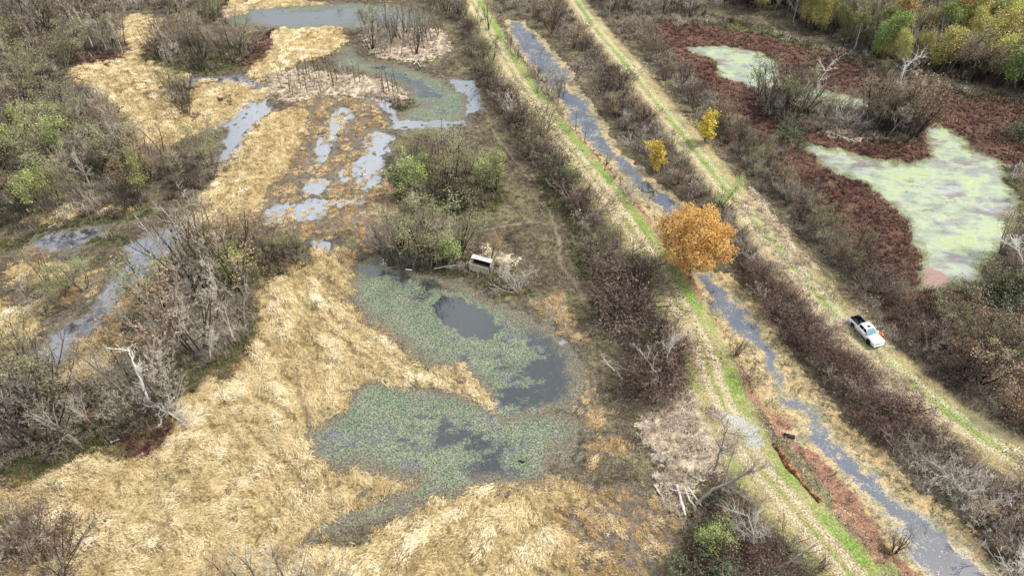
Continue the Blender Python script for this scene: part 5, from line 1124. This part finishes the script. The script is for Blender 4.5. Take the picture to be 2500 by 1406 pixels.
dead('dead_snag', 'tree', 'grey snag lying over brush above bottom near levee', ((1880,1390,.3),(1920,1372,1.6),(1990,1330,3.2)), .15, .05, 'grey', 120, 6, .35)
dead('dead_snag', 'tree', 'pale branching snag right of the yellow green willow', ((1838,1345,.2),(1840,1300,3.4),(1826,1245,7.0)), .13, .04, 'pale', 121, 8, .5)
dead('dead_snag', 'tree', 'white leaning snag at right edge by green pond', ((2500,690,.2),(2494,630,4.5),(2464,575,8.5)), .17, .05, 'white', 122, 6, .35)
def sticks(label, u, v, seed):
    R = random.Random(seed); o = dead('crossed_sticks', 'sticks', label, ((u-7, v+3, .1), (u+8, v-4, .25)), .07, .05, 'white', seed, 0)
    q = W3(u, v, .1); c = limb_mesh('stick', [Vector(W3(u-4, v-3, .25)), Vector(W3(u+8, v+6, .08))], .06, .04, 'white', seed+1, 0); c.parent = o; return o
sticks('white crossed sticks lying on far levee at right edge', 2482, 1096, 130); sticks('smaller pale crossed sticks on far levee left of others', 2456, 1098, 132)
# ---- long rotten log on the near levee's shoulder
rot = NB('rotten_wood', .9, .2); f_ = rot.noise(1.1, 4, .7, stretch=(1, 1, 1)); g_ = rot.noise(5, 5, .75, w=2)
rot.color(rot.mix(rot.step(f_, .48, .6), rot.ramp(g_, [(.38, '#27170f'), (.6, '#6b4028')]), rot.ramp(g_, [(.38, '#6b4a2e'), (.6, '#b58a5a')]))); rot.bump(g_, .12, 1.0)
RL = [(1888,1084), (1905,1105), (1925,1140), (1945,1160), (1965,1185), (1985,1208), (2003,1226)]; S_ = []
pts = [Vector(W3(u, v, .12)) for u, v in RL]; nn = []
for a, b in zip(pts, pts[1:]):
    for i in range(5): nn.append(a.lerp(b, i/5))
nn.append(pts[-1]); rr = [.22+.16*vnoise(np.array([i*.35]), np.array([.5]), 3)[0]+(.14 if 5 < i < 16 else 0) for i in range(len(nn))]
V_, F_ = [], []
for i, p in enumerate(nn):
    d = (nn[min(i+1, len(nn)-1)]-nn[max(i-1, 0)]).normalized(); u_ = d.cross(Vector((0, 0, 1))).normalized(); w_ = u_.cross(d)
    for k in range(12):
        a = k/12*2*math.pi; q = rr[i]*(1+.35*(vnoise(np.array([i*.7+9]), np.array([k*1.3]), 8)[0]-.5)*2*(.6)); V_.append(tuple(p+u_*math.cos(a)*q+w_*math.sin(a)*q*.8))
for i in range(len(nn)-1):
    for k in range(12): F_.append((i*12+k, i*12+(k+1) % 12, (i+1)*12+(k+1) % 12, (i+1)*12+k))
rl = link('rotten_log', mesh_np('rotten_log', np.array(V_), np.array(F_), mats=[rot.m])); tag(rl, 'long rotting orange brown log lying along the near levee shoulder', 'log')
# ---- culvert pipe mouth on the ditch bank
bm = bmesh.new(); cx, cy = P2W(1940, 1066)
bmesh.ops.create_cone(bm, cap_ends=False, segments=22, radius1=.30, radius2=.30, depth=1.4); 
pm = bm_obj('culvert_pipe', bm, flat_mat('dark_pipe', '#2b2d2e', .7, .3, .3, .3), None, True); so = pm.modifiers.new('wall', 'SOLIDIFY'); so.thickness = .05
pm.location = (cx-.7, cy+.1, .02); pm.rotation_euler = (math.pi/2+.08, 0, math.radians(75)); tag(pm, 'dark round culvert pipe opening into the ditch', 'pipe')
# ---- small dark water bird on the lower pond
bx_, by_ = P2W(1272, 1125); fea = flat_mat('black_feathers', '#0e0f0e', .6)
wb = skin_obj('water_bird', [((0, 0, .02), .10, .08), ((.22, 0, .03), .12, .09), ((-.22, .0, .08), .05, .03), ((-.36, .0, .15), .02, .02), ((.36, 0, .10), .05, .05), ((.44, 0, .26), .035, .035), ((.47, 0, .36), .048, .048), ((.56, 0, .35), .015, .012)],
              [(0, 1), (0, 2), (2, 3), (1, 4), (4, 5), (5, 6), (6, 7)], fea, None, 0, 1)
wb.location = (bx_, by_, WATER_Z+.03); wb.rotation_euler = (0, 0, math.radians(-20)); wb.scale = (1.3, 1.3, 1.3); tag(wb, 'small black water bird swimming on the lower weedy pond', 'bird')
